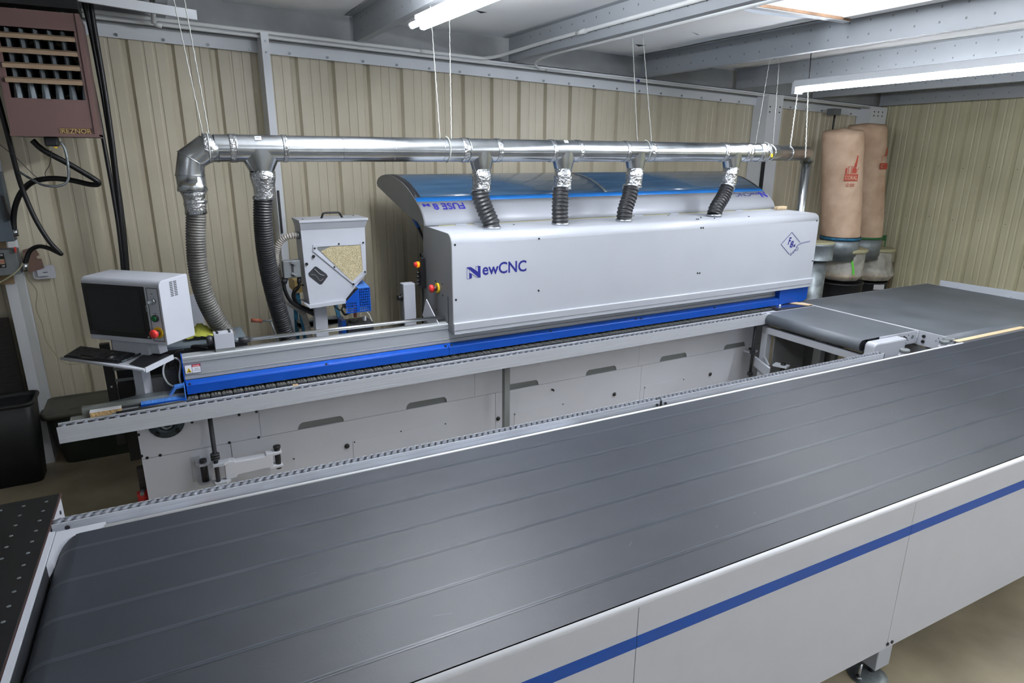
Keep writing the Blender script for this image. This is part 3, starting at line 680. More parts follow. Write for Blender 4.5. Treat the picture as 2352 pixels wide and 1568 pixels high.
# rods and swing arms that carry the rail
def rod(x, y, z0, z1, r=.0125):
    MB().cyl((x, y, z0), (x, y, z1), r, 14).build('rail_rod', 'dark', eb)
    MB().box(x-.05, x+.05, y-.03, y+.03, .852, .862).build('rod_flange', 'dark', eb)
rod(.107, 3.80, .36, .855); rod(4.555, 3.80, .36, .855)
MB().box(2.014, 2.056, 3.79, 3.83, 0, .852).build('centre_post', 'beam_dark', eb); MB().box(1.975, 2.095, 3.78, 3.84, .852, .862).build('post_flange', 'dark', eb)
for x in (.107, 4.555):
    for z in (.575, .590, .605, .372, .387):
        MB().lathe((x, 3.80, z), [(.018, 0), (.025, .003), (.025, .010), (.018, .013)], 18).build('rubber_ring', 'dark', eb)
# left swing arm, folded against the panel
MB().box(-.022, .03, YP-.012, YP, .395, .555).build('arm_bracket', 'paint', eb, bevel=.003)
for z in (.535, .415):
    MB().prism([(-.0, YP-.01), (-.0, 3.87), (.02, 3.845), (.05, 3.84), (.075, 3.87), (.075, YP-.01)], 'z', z-.006, z+.006).build('arm_bracket_lug', 'paint', eb)
MB().cyl((.042, 3.875, .405), (.042, 3.875, .56), .020, 16).build('arm_pin', 'black', eb)
for z in (.548, .428):
    MB().prism([(.075, 3.83), (.09, 3.775), (.15, 3.775), (.175, 3.80), (.175, 3.83)], 'z', z-.008, z+.008).build('arm_lug', 'paint', eb)
MB().prism([(.15, .435), (.205, .435), (.215, .452), (.395, .455), (.40, .44), (.475, .44), (.475, .455), (.42, .458), (.42, .525), (.475, .53), (.475, .545), (.385, .545), (.378, .532), (.21, .535), (.205, .545), (.15, .545)], 'y', 3.80, 3.86).build('swing_arm', 'white_dim', eb, bevel=.003)
MB().cyl((.452, 3.83, .425), (.452, 3.83, .565), .017, 14).cyl((.452, 3.83, .562), (.452, 3.83, .575), .022, 12).build('arm_pin', 'black', eb)
# right swing arms, unfolded toward the front
MB().obox((4.525, 3.66, .50), Vector((4.467,3.546,0.530))-Vector((4.621,3.843,0.530)), (1, .6, 0), (0, 0, 1), .17, .02, .045).build('swing_arm', 'paint', eb, bevel=.004)
MB().obox((4.615, 3.70, .53), Vector((4.523,3.584,0.530))-Vector((4.794,3.904,0.530)), (1, .3, 0), (0, 0, 1), .17, .016, .02).build('swing_arm', 'paint', eb, bevel=.004)
MB().obox((4.575, 3.50, .55), (.35, -1, 0), (1, .35, 0), (0, 0, 1), .06, .04, .008).build('arm_lug', 'paint', eb)
MB().obox((4.60, 3.86, .58), (1, .1, 0), (-.1, 1, 0), (0, 0, 1), .05, .04, .008).build('arm_lug', 'paint', eb)
MB().cyl((4.58, 3.485, .40), (4.58, 3.485, .57), .016, 14).cyl((4.58, 3.485, .56), (4.58, 3.485, .575), .022, 12).cyl((4.61, 3.87, .58), (4.61, 3.87, .605), .018, 12).build('arm_pin', 'black', eb)
# ledge and feed chain pads
MB().box(-.36, 4.95, 3.806, 3.885, .90, .926).build('feed_ledge', 'alu', eb)
MB().box(-.25, 4.95, 3.895, 4.10, .88, .917).build('chain_bed', 'dark', eb)
p0_ = None
for k in range(83):
    x = -.112+k*.0611
    if p0_ is None:
        pm = MB().box(x, x+.0555, 3.893, 4.02, .919, .937)
        for q in (.006, .022, .038): pm.box(x+q, x+q+.011, 3.897, 4.018, .937, .9415)
        p0_ = pm.build('chain_pad', 'pad_top', eb)
        pf = MB().box(x, x+.0555, 3.889, 3.893, .912, .9375).build('pad_edge', 'navy_rubber', p0_)
    else:
        c = piece(p0_, (k*.0611, 0, 0), eb); e = pf.copy(); col.objects.link(e); e.parent = c
for k in range(70):
    x = .05+k*.0715
    if k == 0: pr = MB().lathe((x, 3.938, .974), [(.0, 0), (.024, 0), (.027, .003), (.027, .03), (0, .03)], 14, axis=(0, 1, 0)).build('pressure_wheel', 'electric_grey', eb)
    else: piece(pr, (k*.0715, 0, 0), eb)
# blue guard
for x0, x1 in ((.013, 1.649), (1.652, 4.985)):
    MB().prism([(3.930, .955), (3.930, 1.006), (3.934, 1.013), (3.940, 1.017), (3.977, 1.026), (3.977, 1.020), (3.940, 1.008), (3.935, 1.002), (3.935, .955)], 'x', x0, x1).build('blue_guard', 'blue', eb)
b = MB()
for p in ((0.032,3.930,1.016), (0.811,3.930,1.017), (1.627,3.930,1.024), (1.672,3.930,1.024), (2.483,3.930,1.021), (3.298,3.930,1.020), (3.352,3.930,1.017), (4.172,3.930,1.019), (4.984,3.930,1.011)): b.cyl((p[0], 3.945, p[2]-.003), (p[0], 3.930, p[2]), .0065, 10)
b.build('guard_screw', 'black', eb)
MB().prism([(4.985, .957), (5.325, .957), (5.378, .978), (5.378, 1.098), (4.985, 1.10)], 'y', 3.928, 4.10).build('blue_end_guard', 'blue', eb, bevel=.003)
# aluminium pressure beam
bm_prof = [(3.985, 1.00), (3.985, 1.026), (3.977, 1.031), (3.977, 1.052), (3.9825, 1.055), (3.9825, 1.126), (3.976, 1.131), (3.976, 1.147), (3.9795, 1.149), (3.9795, 1.161), (3.985, 1.167), (4.045, 1.171), (4.045, 1.00)]
MB().prism(bm_prof, 'x', .012, 4.985).build('pressure_beam', 'beam_alu', eb)
b = MB()
for z in (1.0535, 1.148): b.box(.014, 4.98, 3.9755, 3.981, z-.0012, z+.0012)
b.build('beam_groove', 'beam_dark', eb)
MB().box(.006, .012, 3.972, 4.05, .965, 1.174).build('beam_end_plate', 'blue', eb)
MB().box(-.1, 5.0, 4.05, 4.30, .95, 1.08).build('rear_deck', 'dark', eb)
# danger label
lb = MB().box(0.018, 0.101, 3.9745, 3.9765, 1.066, 1.118).build('danger_label', 'white', eb); lx0, lx1 = 0.018, 0.101; LW_ = lx1-lx0
poly2('label_border', [line2(p, q, .0016) for p, q in (((0, 0), (LW_, 0)), ((LW_, 0), (LW_, .052)), ((LW_, .052), (0, .052)), ((0, .052), (0, 0)), ((LW_*.45, 0), (LW_*.45, .052)))], (lx0, 3.9743, 1.066), (1, 0, 0), (0, 0, 1), 'ink', lb)
poly2('warning_triangle', [[(.006, .006), (LW_*.42, .006), (LW_*.23, .036)]], (lx0, 3.9742, 1.066), (1, 0, 0), (0, 0, 1), 'yellow', lb)
poly2('warning_symbol', [[(.015, .010), (.030, .010), (.022, .016)], [(.019, .017), (.024, .017), (.022, .025)]], (lx0, 3.9736, 1.066), (1, 0, 0), (0, 0, 1), 'black', lb)
poly2('red_banner', [[(LW_*.46, .037), (LW_*.985, .037), (LW_*.985, .051), (LW_*.46, .051)]], (lx0, 3.9742, 1.066), (1, 0, 0), (0, 0, 1), 'red', lb)
text('label_text', 'DANGER', (lx0+LW_*.52, 3.9732, 1.1055), (1, 0, 0), (0, 0, 1), LW_*.4, .008, 'white', lb, bold=.01)
text('label_text', 'PINCH', (lx0+LW_*.62, 3.974, 1.087), (1, 0, 0), (0, 0, 1), LW_*.24, .006, 'dark', lb)
text('label_text', 'HAZARD AREA', (lx0+LW_*.52, 3.974, 1.078), (1, 0, 0), (0, 0, 1), LW_*.42, .005, 'dark', lb)
# cover
XL, XR2 = 1.668, 5.362
arc = [(3.965-.065*math.cos(t), 1.722+.065*math.sin(t)) for t in [math.pi/2*k/8 for k in range(9)]]
cp = [(3.90, 1.187)]+arc+[(4.385, 1.795), (4.385, 1.188)]
MB().prism(cp, 'x', XL+.006, XR2, True).build('cover_shell', 'paint', eb)
sd = [(3.896, 1.12), (3.896, 1.70)]+[(3.965-.069*math.cos(t), 1.722+.069*math.sin(t)) for t in [math.pi/2*k/8 for k in range(1, 9)]]+[(4.40, 1.80), (4.43, 1.40), (4.45, 1.05), (3.99, 1.05), (3.99, 1.12)]
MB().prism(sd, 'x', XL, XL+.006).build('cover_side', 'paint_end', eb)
MB().prism([(3.886, 1.136), (3.883, 1.182), (3.888, 1.187), (3.905, 1.187), (3.905, 1.136)], 'x', XL+.006, XR2+.006).build('cover_lip', 'paint', eb)
MB().prism([(3.892, 1.106), (3.892, 1.134), (3.91, 1.134), (3.91, 1.106)], 'x', XL+.01, XR2-.004).build('cover_lower_lip', 'paint2', eb)
MB().box(XL+.03, 5.30, 3.95, 4.38, 1.10, 1.187).build('cover_floor', 'dark', eb)
b = MB()
for p in ((1.697,3.900,1.720), (1.696,3.900,1.349), (2.344,3.900,1.724), (2.348,3.900,1.350), (3.889,3.900,1.726), (3.913,3.900,1.725), (3.894,3.900,1.351), (3.919,3.900,1.349), (5.330,3.900,1.721), (5.346,3.900,1.348)): b.cyl(p, (p[0], 3.897, p[2]), .007, 10)
for p in ((4.017,4.039,1.790), (4.065,3.932,1.790), (3.874,3.942,1.790), (3.887,3.936,1.790), (4.453,3.917,1.790), (3.873,4.280,1.790), (2.313,4.215,1.790)): b.cyl(p, (p[0], p[1], 1.797), .006, 8)
b.build('cover_screw', 'black', eb)
# N logo + lettering
nx0, nx1 = 1.779, 1.884; nz0, nz1 = 1.483, 1.579-.012; nw = nx1-nx0; nh = nz1-nz0
def N2(px, py): return ((px-637)/(807-637)*nw, (738-py)/(738-556)*nh)
poly2('logo', [[N2(640, 563), N2(688, 563), N2(772, 640), N2(772, 563-5), N2(805, 562), N2(805, 728), N2(778, 728)], [N2(668, 648), N2(699, 668), N2(699, 728), N2(668, 738)]], (nx0, 3.8995, nz0), (1, 0, 0), (0, 0, 1), 'ink', eb)
poly2('logo_outline', [line2(N2(*p), N2(*q), .0022) for p, q in (((640, 563), (640, 735)), ((640, 735), (668, 738)), ((640, 568), (668, 600)), ((668, 600), (668, 738)), ((699, 668), (762, 728)), ((762, 728), (805, 728)), ((748, 562), (748, 620)), ((748, 562), (775, 556)), ((775, 556), (805, 562)), ((668, 648), (699, 668)))], (nx0, 3.8992, nz0), (1, 0, 0), (0, 0, 1), 'ink', eb)
tx0, tx1 = 1.897, 2.244; tz = 1.500
text('lettering', 'ewCNC', (tx0, 3.8992, tz), (1, 0, 0), (0, 0, 1), tx1-tx0, 1.563-1.486+.004, 'ink', eb, bold=.018)
# F8M emblem
def E2(px, py): return (px/6.272+1680, py/6.272+470)
dm = [(5.006,3.900,1.635), (5.139,3.900,1.534), (5.008,3.900,1.430), (4.877,3.900,1.531)]
dm2 = [(p[0]-dm[3][0], p[2]-dm[2][2]) for p in dm]
cxy = (sum(p[0] for p in dm2)/4, sum(p[1] for p in dm2)/4)
L_ = []
for s_ in (1.0, .945):
    q = [(cxy[0]+(p[0]-cxy[0])*s_, cxy[1]+(p[1]-cxy[1])*s_) for p in dm2]
    for i in (0, 2, 3): L_.append(line2(q[i], q[(i+1) % 4], .0022))
poly2('emblem_diamond', L_, (dm[3][0], 3.8993, dm[2][2]), (1, 0, 0), (0, 0, 1), 'ink_thin', eb)
def e2(p): return (p[0]-dm[3][0], p[2]-dm[2][2])
pts = [e2((5.087,3.900,1.495)), e2((5.118,3.900,1.517)), e2((5.158,3.900,1.528)), e2((5.210,3.900,1.535)), e2((5.276,3.900,1.540))]
pts2 = [(p[0], p[1]-.007) for p in pts]
poly2('emblem_tail', [line2(a, c, .0028) for a, c in zip(pts[:-1], pts[1:])]+[line2(a, c, .0028) for a, c in zip(pts2[:-1], pts2[1:])], (dm[3][0], 3.8993, dm[2][2]), (1, 0, 0), (0, 0, 1), 'ink_thin', eb)
rg = []
for p, r in (((5.031,3.900,1.433), .013), ((5.058,3.900,1.447), .011), ((5.075,3.900,1.464), .011), ((5.104,3.900,1.476), .018)): rg += ring2(e2(p), r, .0028)+ring2(e2(p), .004, .003, 8)
poly2('emblem_ring', rg, (dm[3][0], 3.8992, dm[2][2]), (1, 0, 0), (0, 0, 1), 'ink', eb)
a_ = (4.971,3.900,1.522); c_ = (5.012,3.900,1.582); text('emblem_letter', 'F', (a_[0], 3.8992, a_[2]), (1, 0, 0), (0, 0, 1), c_[0]-a_[0], c_[2]-a_[2]+.006, 'ink', eb, shear=.3, bold=.035)
a_ = (5.002,3.900,1.492); c_ = (5.047,3.900,1.553); text('emblem_letter', '8', (a_[0], 3.8992, a_[2]), (1, 0, 0), (0, 0, 1), c_[0]-a_[0], c_[2]-a_[2]+.002, 'ink', eb, shear=.25, bold=.035)
a_ = (5.046,3.900,1.495); c_ = (5.076,3.900,1.521); text('emblem_letter', 'M', (a_[0], 3.8992, a_[2]), (1, 0, 0), (0, 0, 1), c_[0]-a_[0], c_[2]-a_[2]+.002, 'ink', eb, shear=.2, bold=.02)
# hinge line, raised hood
MB().box(XL+.1, 5.25, 4.352, 4.366, 1.794, 1.799).build('hinge_strip', 'cord_yellow', eb)
b = MB()
for x in (1.90, 2.05, 3.55, 3.95, 4.75): b.box(x, x+.09, 4.335, 4.37, 1.795, 1.803)
b.build('hinge', 'paint', eb)
HP = [(4.362, 1.800), (4.372, 1.835), (4.392, 1.866), (4.42, 1.894), (4.462, 1.928), (4.512, 1.957), (4.565, 1.985), (4.625, 2.016), (4.70, 2.049), (4.80, 2.083), (4.91, 2.107), (5.01, 2.123), (5.11, 2.132), (5.20, 2.132), (5.256, 2.128), (5.33, 2.118), (5.40, 2.100), (5.44, 2.078), (5.459, 2.056)]
hd = MB().strip(HP[:6], 'x', XL+.004, 5.30).build('hood_panel', 'paint', eb, solid=.004)
MB().strip(HP[5:7], 'x', XL+.004, 5.30).build('hood_stripe', 'blue_light', eb, solid=.004)
for x0, x1 in ((XL+.05, 3.40), (3.42, 5.27)): MB().strip([(y, z+.001) for y, z in HP[6:14]], 'x', x0, x1).build('hood_window', 'hood_window', eb, solid=.003)
MB().strip(HP[6:14], 'x', XL+.004, XL+.05).build('hood_frame', 'dark', eb, solid=.003); MB().strip(HP[6:14], 'x', 5.27, 5.30).build('hood_frame', 'dark', eb, solid=.003)
MB().strip([(y, z+.004) for y, z in HP[6:14]], 'x', 3.395, 3.425).build('window_seam', 'galv_dull', eb, solid=.003)
MB().strip(HP[13:15], 'x', XL+.004, 5.30).build('hood_edge_band', 'blue_pale', eb, solid=.004)
MB().strip(HP[14:], 'x', XL+.004, 5.30).build('hood_rear', 'paint', eb, solid=.004)
for x in (XL-.004, 5.298):
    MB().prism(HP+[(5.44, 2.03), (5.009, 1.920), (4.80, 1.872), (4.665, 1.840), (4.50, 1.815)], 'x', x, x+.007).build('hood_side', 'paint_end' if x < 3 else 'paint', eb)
MB().cyl((1.720,4.737,1.814), (1.720,4.629,1.758), .014, 12).build('strut_sleeve', 'blue_pale', eb)
MB().cyl((1.720,4.674,1.780), (1.720,4.379,1.571), .010, 12).cyl((1.720,4.791,1.846), (1.720,4.718,1.809), .006, 10).build('gas_strut', 'dark', eb)
# hood lettering, upside down while the hood is open
hn = Vector((0, HP[4][0]-HP[2][0], HP[4][1]-HP[2][1])).normalized()     # up the slope
nrm = Vector((0, -hn.z, hn.y))
def hoodpt(x, z):
    for (y0, z0), (y1, z1) in zip(HP[:-1], HP[1:]):
        if z0 <= z <= z1: return Vector((x, y0+(y1-y0)*(z-z0)/(z1-z0), z))+nrm*.004
def hood_at(x0):          # print laid on the curved hood: u runs to the left, v down the slope from the stripe
    def f(u, v):
        d = v; k = 5
        while k > 0:
            a, c = Vector(HP[k]), Vector(HP[k-1]); l = (c-a).length
            if d <= l or k == 1: q = a.lerp(c, d/l); n_ = Vector((0, (a-c).y, -(a-c).x)).normalized(); break
            d -= l; k -= 1
        n_ = Vector((0, -(a-c).y, (a-c).x)).normalized()
        return Vector((x0-u, q.x, q.y))+n_*.0045
    return f
# v = 0 is the foot of the letters, which points up the slope
def hood_text(s, x_right, width, h, m, start, bold=.02):
    g = hood_at(x_right); return text('hood_lettering', s, (0, 0, 0), (-1, 0, 0), (0, 0, -1), width, h, m, eb, bold=bold, place=lambda u, v: g(u, start+v) if False else g(u, start+v))
xa, xb_ = 2.022, 1.751
hood_text('FUSE 8', xa, xa-xb_-.02, .072, 'ink_hood', .028, .03)
hood_text('M', xb_-.0, .055, .036, 'ink_hood', .028, .03)
xa, xb_ = 5.276, 4.838
hood_text('N', xa, .085, .078, 'ink_hood', .018, .04)
hood_text('ewCNC', xa-.09, xa-xb_-.10, .055, 'ink_thin', .022, .015)
# emergency stop, handset and small parts on the left side
es = (1.667,4.145,1.388)
MB().cyl((1.668, es[1], es[2]), (1.655, es[1], es[2]), .036, 24).build('stop_collar', 'yellow', eb)
MB().cyl((1.655, es[1], es[2]), (1.63, es[1], es[2]), .018, 18).build('stop_stem', 'brown_dark', eb)
MB().lathe((1.63, es[1], es[2]), [(.024, 0), (.028, .006), (.028, .02), (.020, .027), (0, .029)], 24, axis=(-1, 0, 0)).build('stop_button', 'red', eb)
b = MB()
for p in ((1.667,4.182,1.432), (1.667,4.063,1.431), (1.667,4.060,1.352), (1.667,4.180,1.354), (1.667,4.182,1.223)): b.cyl(p, (1.664, p[1], p[2]), .006, 8)
b.build('side_screw', 'black', eb)
MB().prism([(4.06, 1.10), (3.99, 1.17), (4.21, 1.30), (4.30, 1.16)], 'x', 1.60, 1.606).build('chip_deflector', 'white_dim', eb)
MB().box(1.6655, 1.668, 3.965, 3.972, 1.17, 1.36).build('side_slot', 'dark', eb)
hb = (1.620,4.285,1.306)
hs_ = thing('control_handset', 'black handheld control pendant hanging by the gate of the machine side', 'remote control', (1.62, 4.42, 1.28))
hs_['label'] = 'black handheld control pendant with red knob on grey side of the machine'
MB().box(1.625, 1.662, 4.36, 4.425, 1.345, 1.575).build('handset_body', 'black', hs_, bevel=.006)
MB().tube([(1.645, 4.37, 1.575), (1.645, 4.375, 1.60), (1.645, 4.41, 1.60), (1.645, 4.415, 1.575)], .006, 8).build('hanger', 'black', hs_)
MB().cyl((1.625, 4.40, 1.52), (1.607, 4.40, 1.52), .022, 18).build('lamp_ring', 'amber', hs_)
MB().lathe((1.607, 4.40, 1.52), [(.017, 0), (.020, .006), (.018, .016), (0, .02)], 18, axis=(-1, 0, 0)).build('stop_knob', 'red', hs_)
for z in (1.46, 1.43, 1.40, 1.375): MB().cyl((1.625, 4.395, z), (1.602, 4.395, z), .011, 12).build('selector', 'black', hs_)
MB().tube([(1.643, 4.39, 1.35), (1.643, 4.39, 1.28), (1.638, 4.385, 1.20), (1.630, 4.38, 1.08)], .007, 8).build('cable', 'black', hs_)
gb = thing('switch_box', 'narrow white upright box with black side knob beside the machine side', 'box', (1.56, 4.5, 1.0))
MB().box(1.515, 1.605, 4.44, 4.52, 1.02, 1.375).build('casing', 'console_white', gb, bevel=.003)
MB().box(1.511, 1.516, 4.445, 4.515, 1.03, 1.37).build('side_plate', 'paint_end', gb)
MB().cyl((1.511, 4.475, 1.27), (1.475, 4.475, 1.27), .020, 16).cyl((1.511, 4.475, 1.27), (1.500, 4.475, 1.27), .028, 16).cyl((1.511, 4.475, 1.07), (1.48, 4.475, 1.07), .017, 16).build('knob', 'black', gb)
# adjustment shaft on top of the beam
cr = thing('adjusting_shaft', 'polished steel rod with white gear box on top of the beam', 'machine part', (.3, 4.02, 1.17))
MB().cyl((0.383,4.015,1.216), (1.720,4.030,1.204), .0115, 14).build('rod', 'chrome', cr)
MB().cyl((0.325,4.015,1.219), (0.383,4.015,1.216), .017, 14).build('coupling', 'dark', cr)
p = (1.720,4.030,1.204)
MB().cyl((p[0]-.0, p[1], p[2]), (p[0]-.03, p[1], p[2]), .018, 14).build('collar', 'black', cr)
gx0, gx1 = 0.193, 0.300
MB().box(gx0, gx1, 3.997, 4.075, 1.183, 1.275).build('gear_box', 'console_white', cr, bevel=.002)
MB().box(gx0, gx1, 3.995, 4.076, 1.168, 1.184).build('spacer', 'beam_dark', cr)
MB().cyl((gx1, 4.03, 1.22), (0.329,4.015,1.218), .012, 12).build('stub_shaft', 'galv_dull', cr)
b = MB()
for x in (gx0+.02, gx1-.02):
    for y in (4.012, 4.06): b.cyl((x, y, 1.275), (x, y, 1.284), .007, 8)
b.build('bolt', 'black', cr)
MB().lathe((gx0-.001, 4.03, 1.235), [(.02, 0), (.028, .01), (.03, .03), (.022, .04), (0, .04)], 14, axis=(-1, 0, 0)).build('hand_knob', 'dark', cr)
# infeed: blue perforated bracket, grey fence, clear guard
hp_ = MB(); bx0, bx1 = -.222, .003
hl = [(bx0+.012+i*.017, bx0+.018+i*.017, 3.872+j*.018, 3.877+j*.018) for i in range(9) for j in range(3)]
hole_panel(hp_, bx0, bx1, 3.862, 3.93, hl, lambda x, y: (x, y, .958)); hp_.build('blue_bracket', 'blue_pale', eb, solid=.003)
MB().box(bx0, bx1, 3.860, 3.863, .943, .9595).build('bracket_flange', 'blue', eb)
MB().prism([(-.085, .96), (-.048, 1.012), (.0, 1.015), (.0, 1.003), (-.040, 1.0), (-.068, .96)], 'y', 3.925, 3.975).build('bracket_gusset', 'blue_pale', eb)
MB().box(-.001, .005, 3.862, 3.985, .945, 1.018).build('bracket_plate', 'blue_pale', eb)
MB().prism([(-.50, 3.955), (-.45, 3.99), (-.30, 4.03), (-.22, 4.06), (.0, 4.07), (.0, 3.92), (-.36, 3.925), (-.50, 3.935)], 'z', .952, .956).build('infeed_fence', 'galv_dull', eb)
MB().box(-.36, .0, 3.812, 4.06, .905, .940).build('infeed_table', 'beam_dark', eb)
MB().box(-.40, -.10, 3.905, 3.915, .940, .95).build('guide_strip', 'dark', eb)
MB().cyl((-.34, 3.835, .946), (.03, 3.870, .944), .007, 10).build('guide_rod', 'dark', eb)
MB().box(-.555, -.20, 3.82, 3.925, .928, .931).box(-.555, -.552, 3.82, 3.925, .85, .931).build('clear_guard', 'acrylic', eb)
MB().prism([(-.50, .935), (.0, .935), (.0, .975), (-.49, .985), (-.50, .975)], 'y', 3.912, 3.915).build('clear_guard', 'acrylic', eb)
# ================================================================== SAMPLE BOARD on the clear guard
sb = thing('sample_board', 'white faced chipboard offcut lying at left end of the infeed', 'board', (-.43, 3.88, .932))
MB().box(-.462, -.316, 3.862, 3.908, .9315, .958).build('chipboard_core', 'chipboard', sb)
MB().box(-.462, -.316, 3.862, 3.908, .958, .960).build('white_face', 'white', sb)
MB().box(.585-.0, .615, 3.838, 3.862, .927, .942).build('chipboard_crumb', 'chipboard'); tag(col.objects[-1], 'tiny chipboard crumb on the ledge beside the wheels', 'offcut')
# infeed side equipment behind the post
mg = thing('strip_magazine', 'black open feeder frame with grey rods behind the console post', 'machine part', (-.15, 4.4, .5))
MB().box(-.41, -.36, 4.36, 4.40, .55, 1.20).build('side_plate', 'black', mg)
MB().box(-.36, .05, 4.52, 4.55, .50, 1.25).build('back_plate', 'black', mg)
MB().box(-.36, -.27, 4.42, 4.85, .40, .92).build('dark_housing', 'black', mg)
for z in (.985, 1.055): MB().cyl((-.355, 4.30, z), (.10, 4.22, z+.01), .0095, 10).build('guide_bar', 'electric_grey', mg)
MB().lathe((-.385, 4.36, 1.10), [(.008, 0), (.008, .004), (0, .006)], 10, axis=(0, -1, 0)).lathe((-.385, 4.36, .93), [(.008, 0), (.008, .004), (0, .006)], 10, axis=(0, -1, 0)).build('screw_head', 'galv', mg)
MB().box(-.06, .38, 4.10, 4.42, 1.185, 1.20).build('top_shelf', 'electric', mg)
MB().box(-.06, .38, 4.10, 4.115, 1.08, 1.185).build('shelf_apron', 'black', mg)
MB().cyl((.18, 4.09, 1.14), (.27, 4.085, 1.145), .016, 14).build('connector', 'electric_grey', mg)
MB().box(0.076, 0.176, 4.60, 4.62, 1.15, 1.403).build('white_panel', 'console_white', mg)
MB().cyl((0.099,4.600,1.417), (0.099, 4.6, 1.417-.02), .012, 10).build('panel_clip', 'black', mg)
# cable loop
o = MB().tube([(-.02, 4.06, .96), (-.075, 4.04, 1.0), (-.095, 4.04, 1.07), (-.075, 4.04, 1.135), (-.04, 4.04, 1.155), (.0, 4.03, 1.13), (-.015, 4.02, 1.04), (-.01, 4.03, .97)], .0055, 8).build('cable', 'pvc'); tag(o, 'looped pale grey hose beside left end of the aluminium beam', 'cable')
MB().tube([(.03, 4.06, 1.19), (-.02, 4.05, 1.18), (-.035, 4.045, 1.12), (-.02, 4.04, 1.06), (-.01, 4.03, .98)], .004, 8).tube([(-.03, 4.05, 1.12), (-.01, 4.04, 1.05), (-.0, 4.03, .99)], .009, 8).build('cable', 'black'); tag(col.objects[-1], 'tangle of black cables beside left end of the aluminium beam', 'cable')
o = MB().tube([(-.02, 4.2, 1.03), (.03, 4.18, 1.13), (.08, 4.1, 1.19), (.16, 4.05, 1.185)], .012, 10).build('cable', 'black'); tag(o, 'thick black hose running up onto top of the beam end', 'cable')
pn = thing('air_valve', 'air regulator with red knob low at left end of the machine', 'valve', (-.29, 4.1, .15))
MB().box(-.31, -.272, 4.05, 4.10, .32, .50).box(-.31, -.272, 4.05, 4.10, .18, .24).build('valve_body', 'darkwood', pn)
MB().cyl((-.300, 4.03, .30), (-.300, 4.03, .36), .028, 16).build('red_knob', 'red', pn)
MB().cyl((-.295, 4.07, .10), (-.295, 4.07, .18), .014, 12).cyl((-.295, 4.06, .36), (-.30, 4.0, .36), .012, 12).build('fitting', 'galv_dull', pn)
MB().tube([(-.295, 4.05, .16), (-.31, 4.03, .10), (-.30, 4.05, .02)], .006, 8).build('hose', 'black', pn)
# ================================================================== CONSOLE
ux_ = Vector((.378, -.352, 0)).normalized(); uy_ = Vector((-ux_.y, ux_.x, 0))
WC = Matrix((ux_, uy_, Vector((0, 0, 1)))).transposed().to_4x4(); WC.translation = (-.427, 4.209, 1.28)
cn = thing('control_console', 'white control console with black screen on a post at machine infeed', 'control panel', (.26, .1, -.3), W=WC)
cp_ = [(0, 0), (0, .325)]+[(.03-.03*math.cos(t), .325+.03*math.sin(t)) for t in [math.pi/2*k/5 for k in range(1, 6)]]+[(.205, .362), (.215, .357), (.215, .0)]
MB().prism(cp_, 'x', 0, .517).build('housing', 'console_white', cn, bevel=.003)
MB().box(.004, .418, -.004, .0, .028, .322).build('screen_bezel', 'black', cn, bevel=.002)
MB().box(.034, .388, -.0055, -.004, .058, .300).build('screen', 'screen', cn)
MB().cyl((.405, -.004, .04), (.405, -.007, .04), .006, 12).build('power_button', 'galv', cn)
fr = [line2(p, q, .003) for p, q in (((.432, .02), (.503, .02)), ((.503, .02), (.503, .316)), ((.503, .316), (.432, .316)), ((.432, .316), (.432, .02)))]
poly2('control_outline', fr, (0, -.0004, 0), (1, 0, 0), (0, 0, 1), 'black', cn)
poly2('control_print', [line2((.456, .285), (.470, .285), .003), line2((.452, .268), (.458, .268), .002), line2((.472, .268), (.478, .268), .002), line2((.456, .178), (.464, .178), .002), line2((.468, .178), (.476, .178), .002)], (0, -.0004, 0), (1, 0, 0), (0, 0, 1), 'dark', cn)
k_ = MB().cyl((.468, 0, .245), (.468, -.014, .245), .016, 18).build('key_switch', 'galv', cn)
MB().box(.464, .468, -.04, -.014, .238, .252).box(.452, .464, -.042, -.038, .195, .23).build('key', 'galv_dull', k_)
MB().cyl((.466, 0, .150), (.466, -.012, .150), .019, 20).build('green_collar', 'black', cn)
MB().cyl((.466, -.012, .150), (.466, -.018, .150), .015, 20).build('green_button', 'green', cn)
MB().cyl((.472, 0, .070), (.472, -.006, .070), .031, 24).build('stop_collar', 'yellow', cn)
MB().cyl((.472, -.006, .070), (.472, -.026, .070), .016, 16).build('stop_stem', 'brown_dark', cn)
MB().lathe((.472, -.026, .070), [(.021, 0), (.024, .006), (.024, .016), (.016, .022), (0, .024)], 22, axis=(0, -1, 0)).build('stop_button', 'red', cn)
b = MB()
for j in range(9):
    for i in range(2):
        b.box(.5168, .5178, .075+i*.030, .097+i*.030, .258+j*.0095, .2625+j*.0095)
b.build('vent_slot', 'dark', cn)
MB().prism([(.16, 0), (.40, 0), (.41, -.075), (.14, -.075)], 'y', .05, .11).build('neck', 'console_white', cn, bevel=.003)
Tz = 1.195
TL, TR, TBR, TBL = (-0.580,4.186,1.195), (-0.169,3.742,1.195), (-0.032,3.936,1.195), (-0.508,4.366,1.195)
pst = thing('keyboard_tray', 'white keyboard tray with folded front lip below the console screen', 'tray', (-.19, 4.12, .93))
MB().prism([p[:2] for p in (TL, TR, TBR, TBL)], 'z', Tz-.005, Tz).build('shelf', 'console_white', pst)
MB().tube([(TL[0], TL[1], Tz-.004), (TR[0], TR[1], Tz-.004)], .009, 8, raw=True).build('front_lip', 'console_white', pst)
v1 = Vector(TR); v2 = Vector(TBR)
MB().obox((v1+v2)/2+Vector((0, 0, -.006)), v2-v1, (v2-v1).cross(Vector((0, 0, 1))), (0, 0, 1), (v2-v1).length/2, .004, .014).build('side_lip', 'console_white', pst)
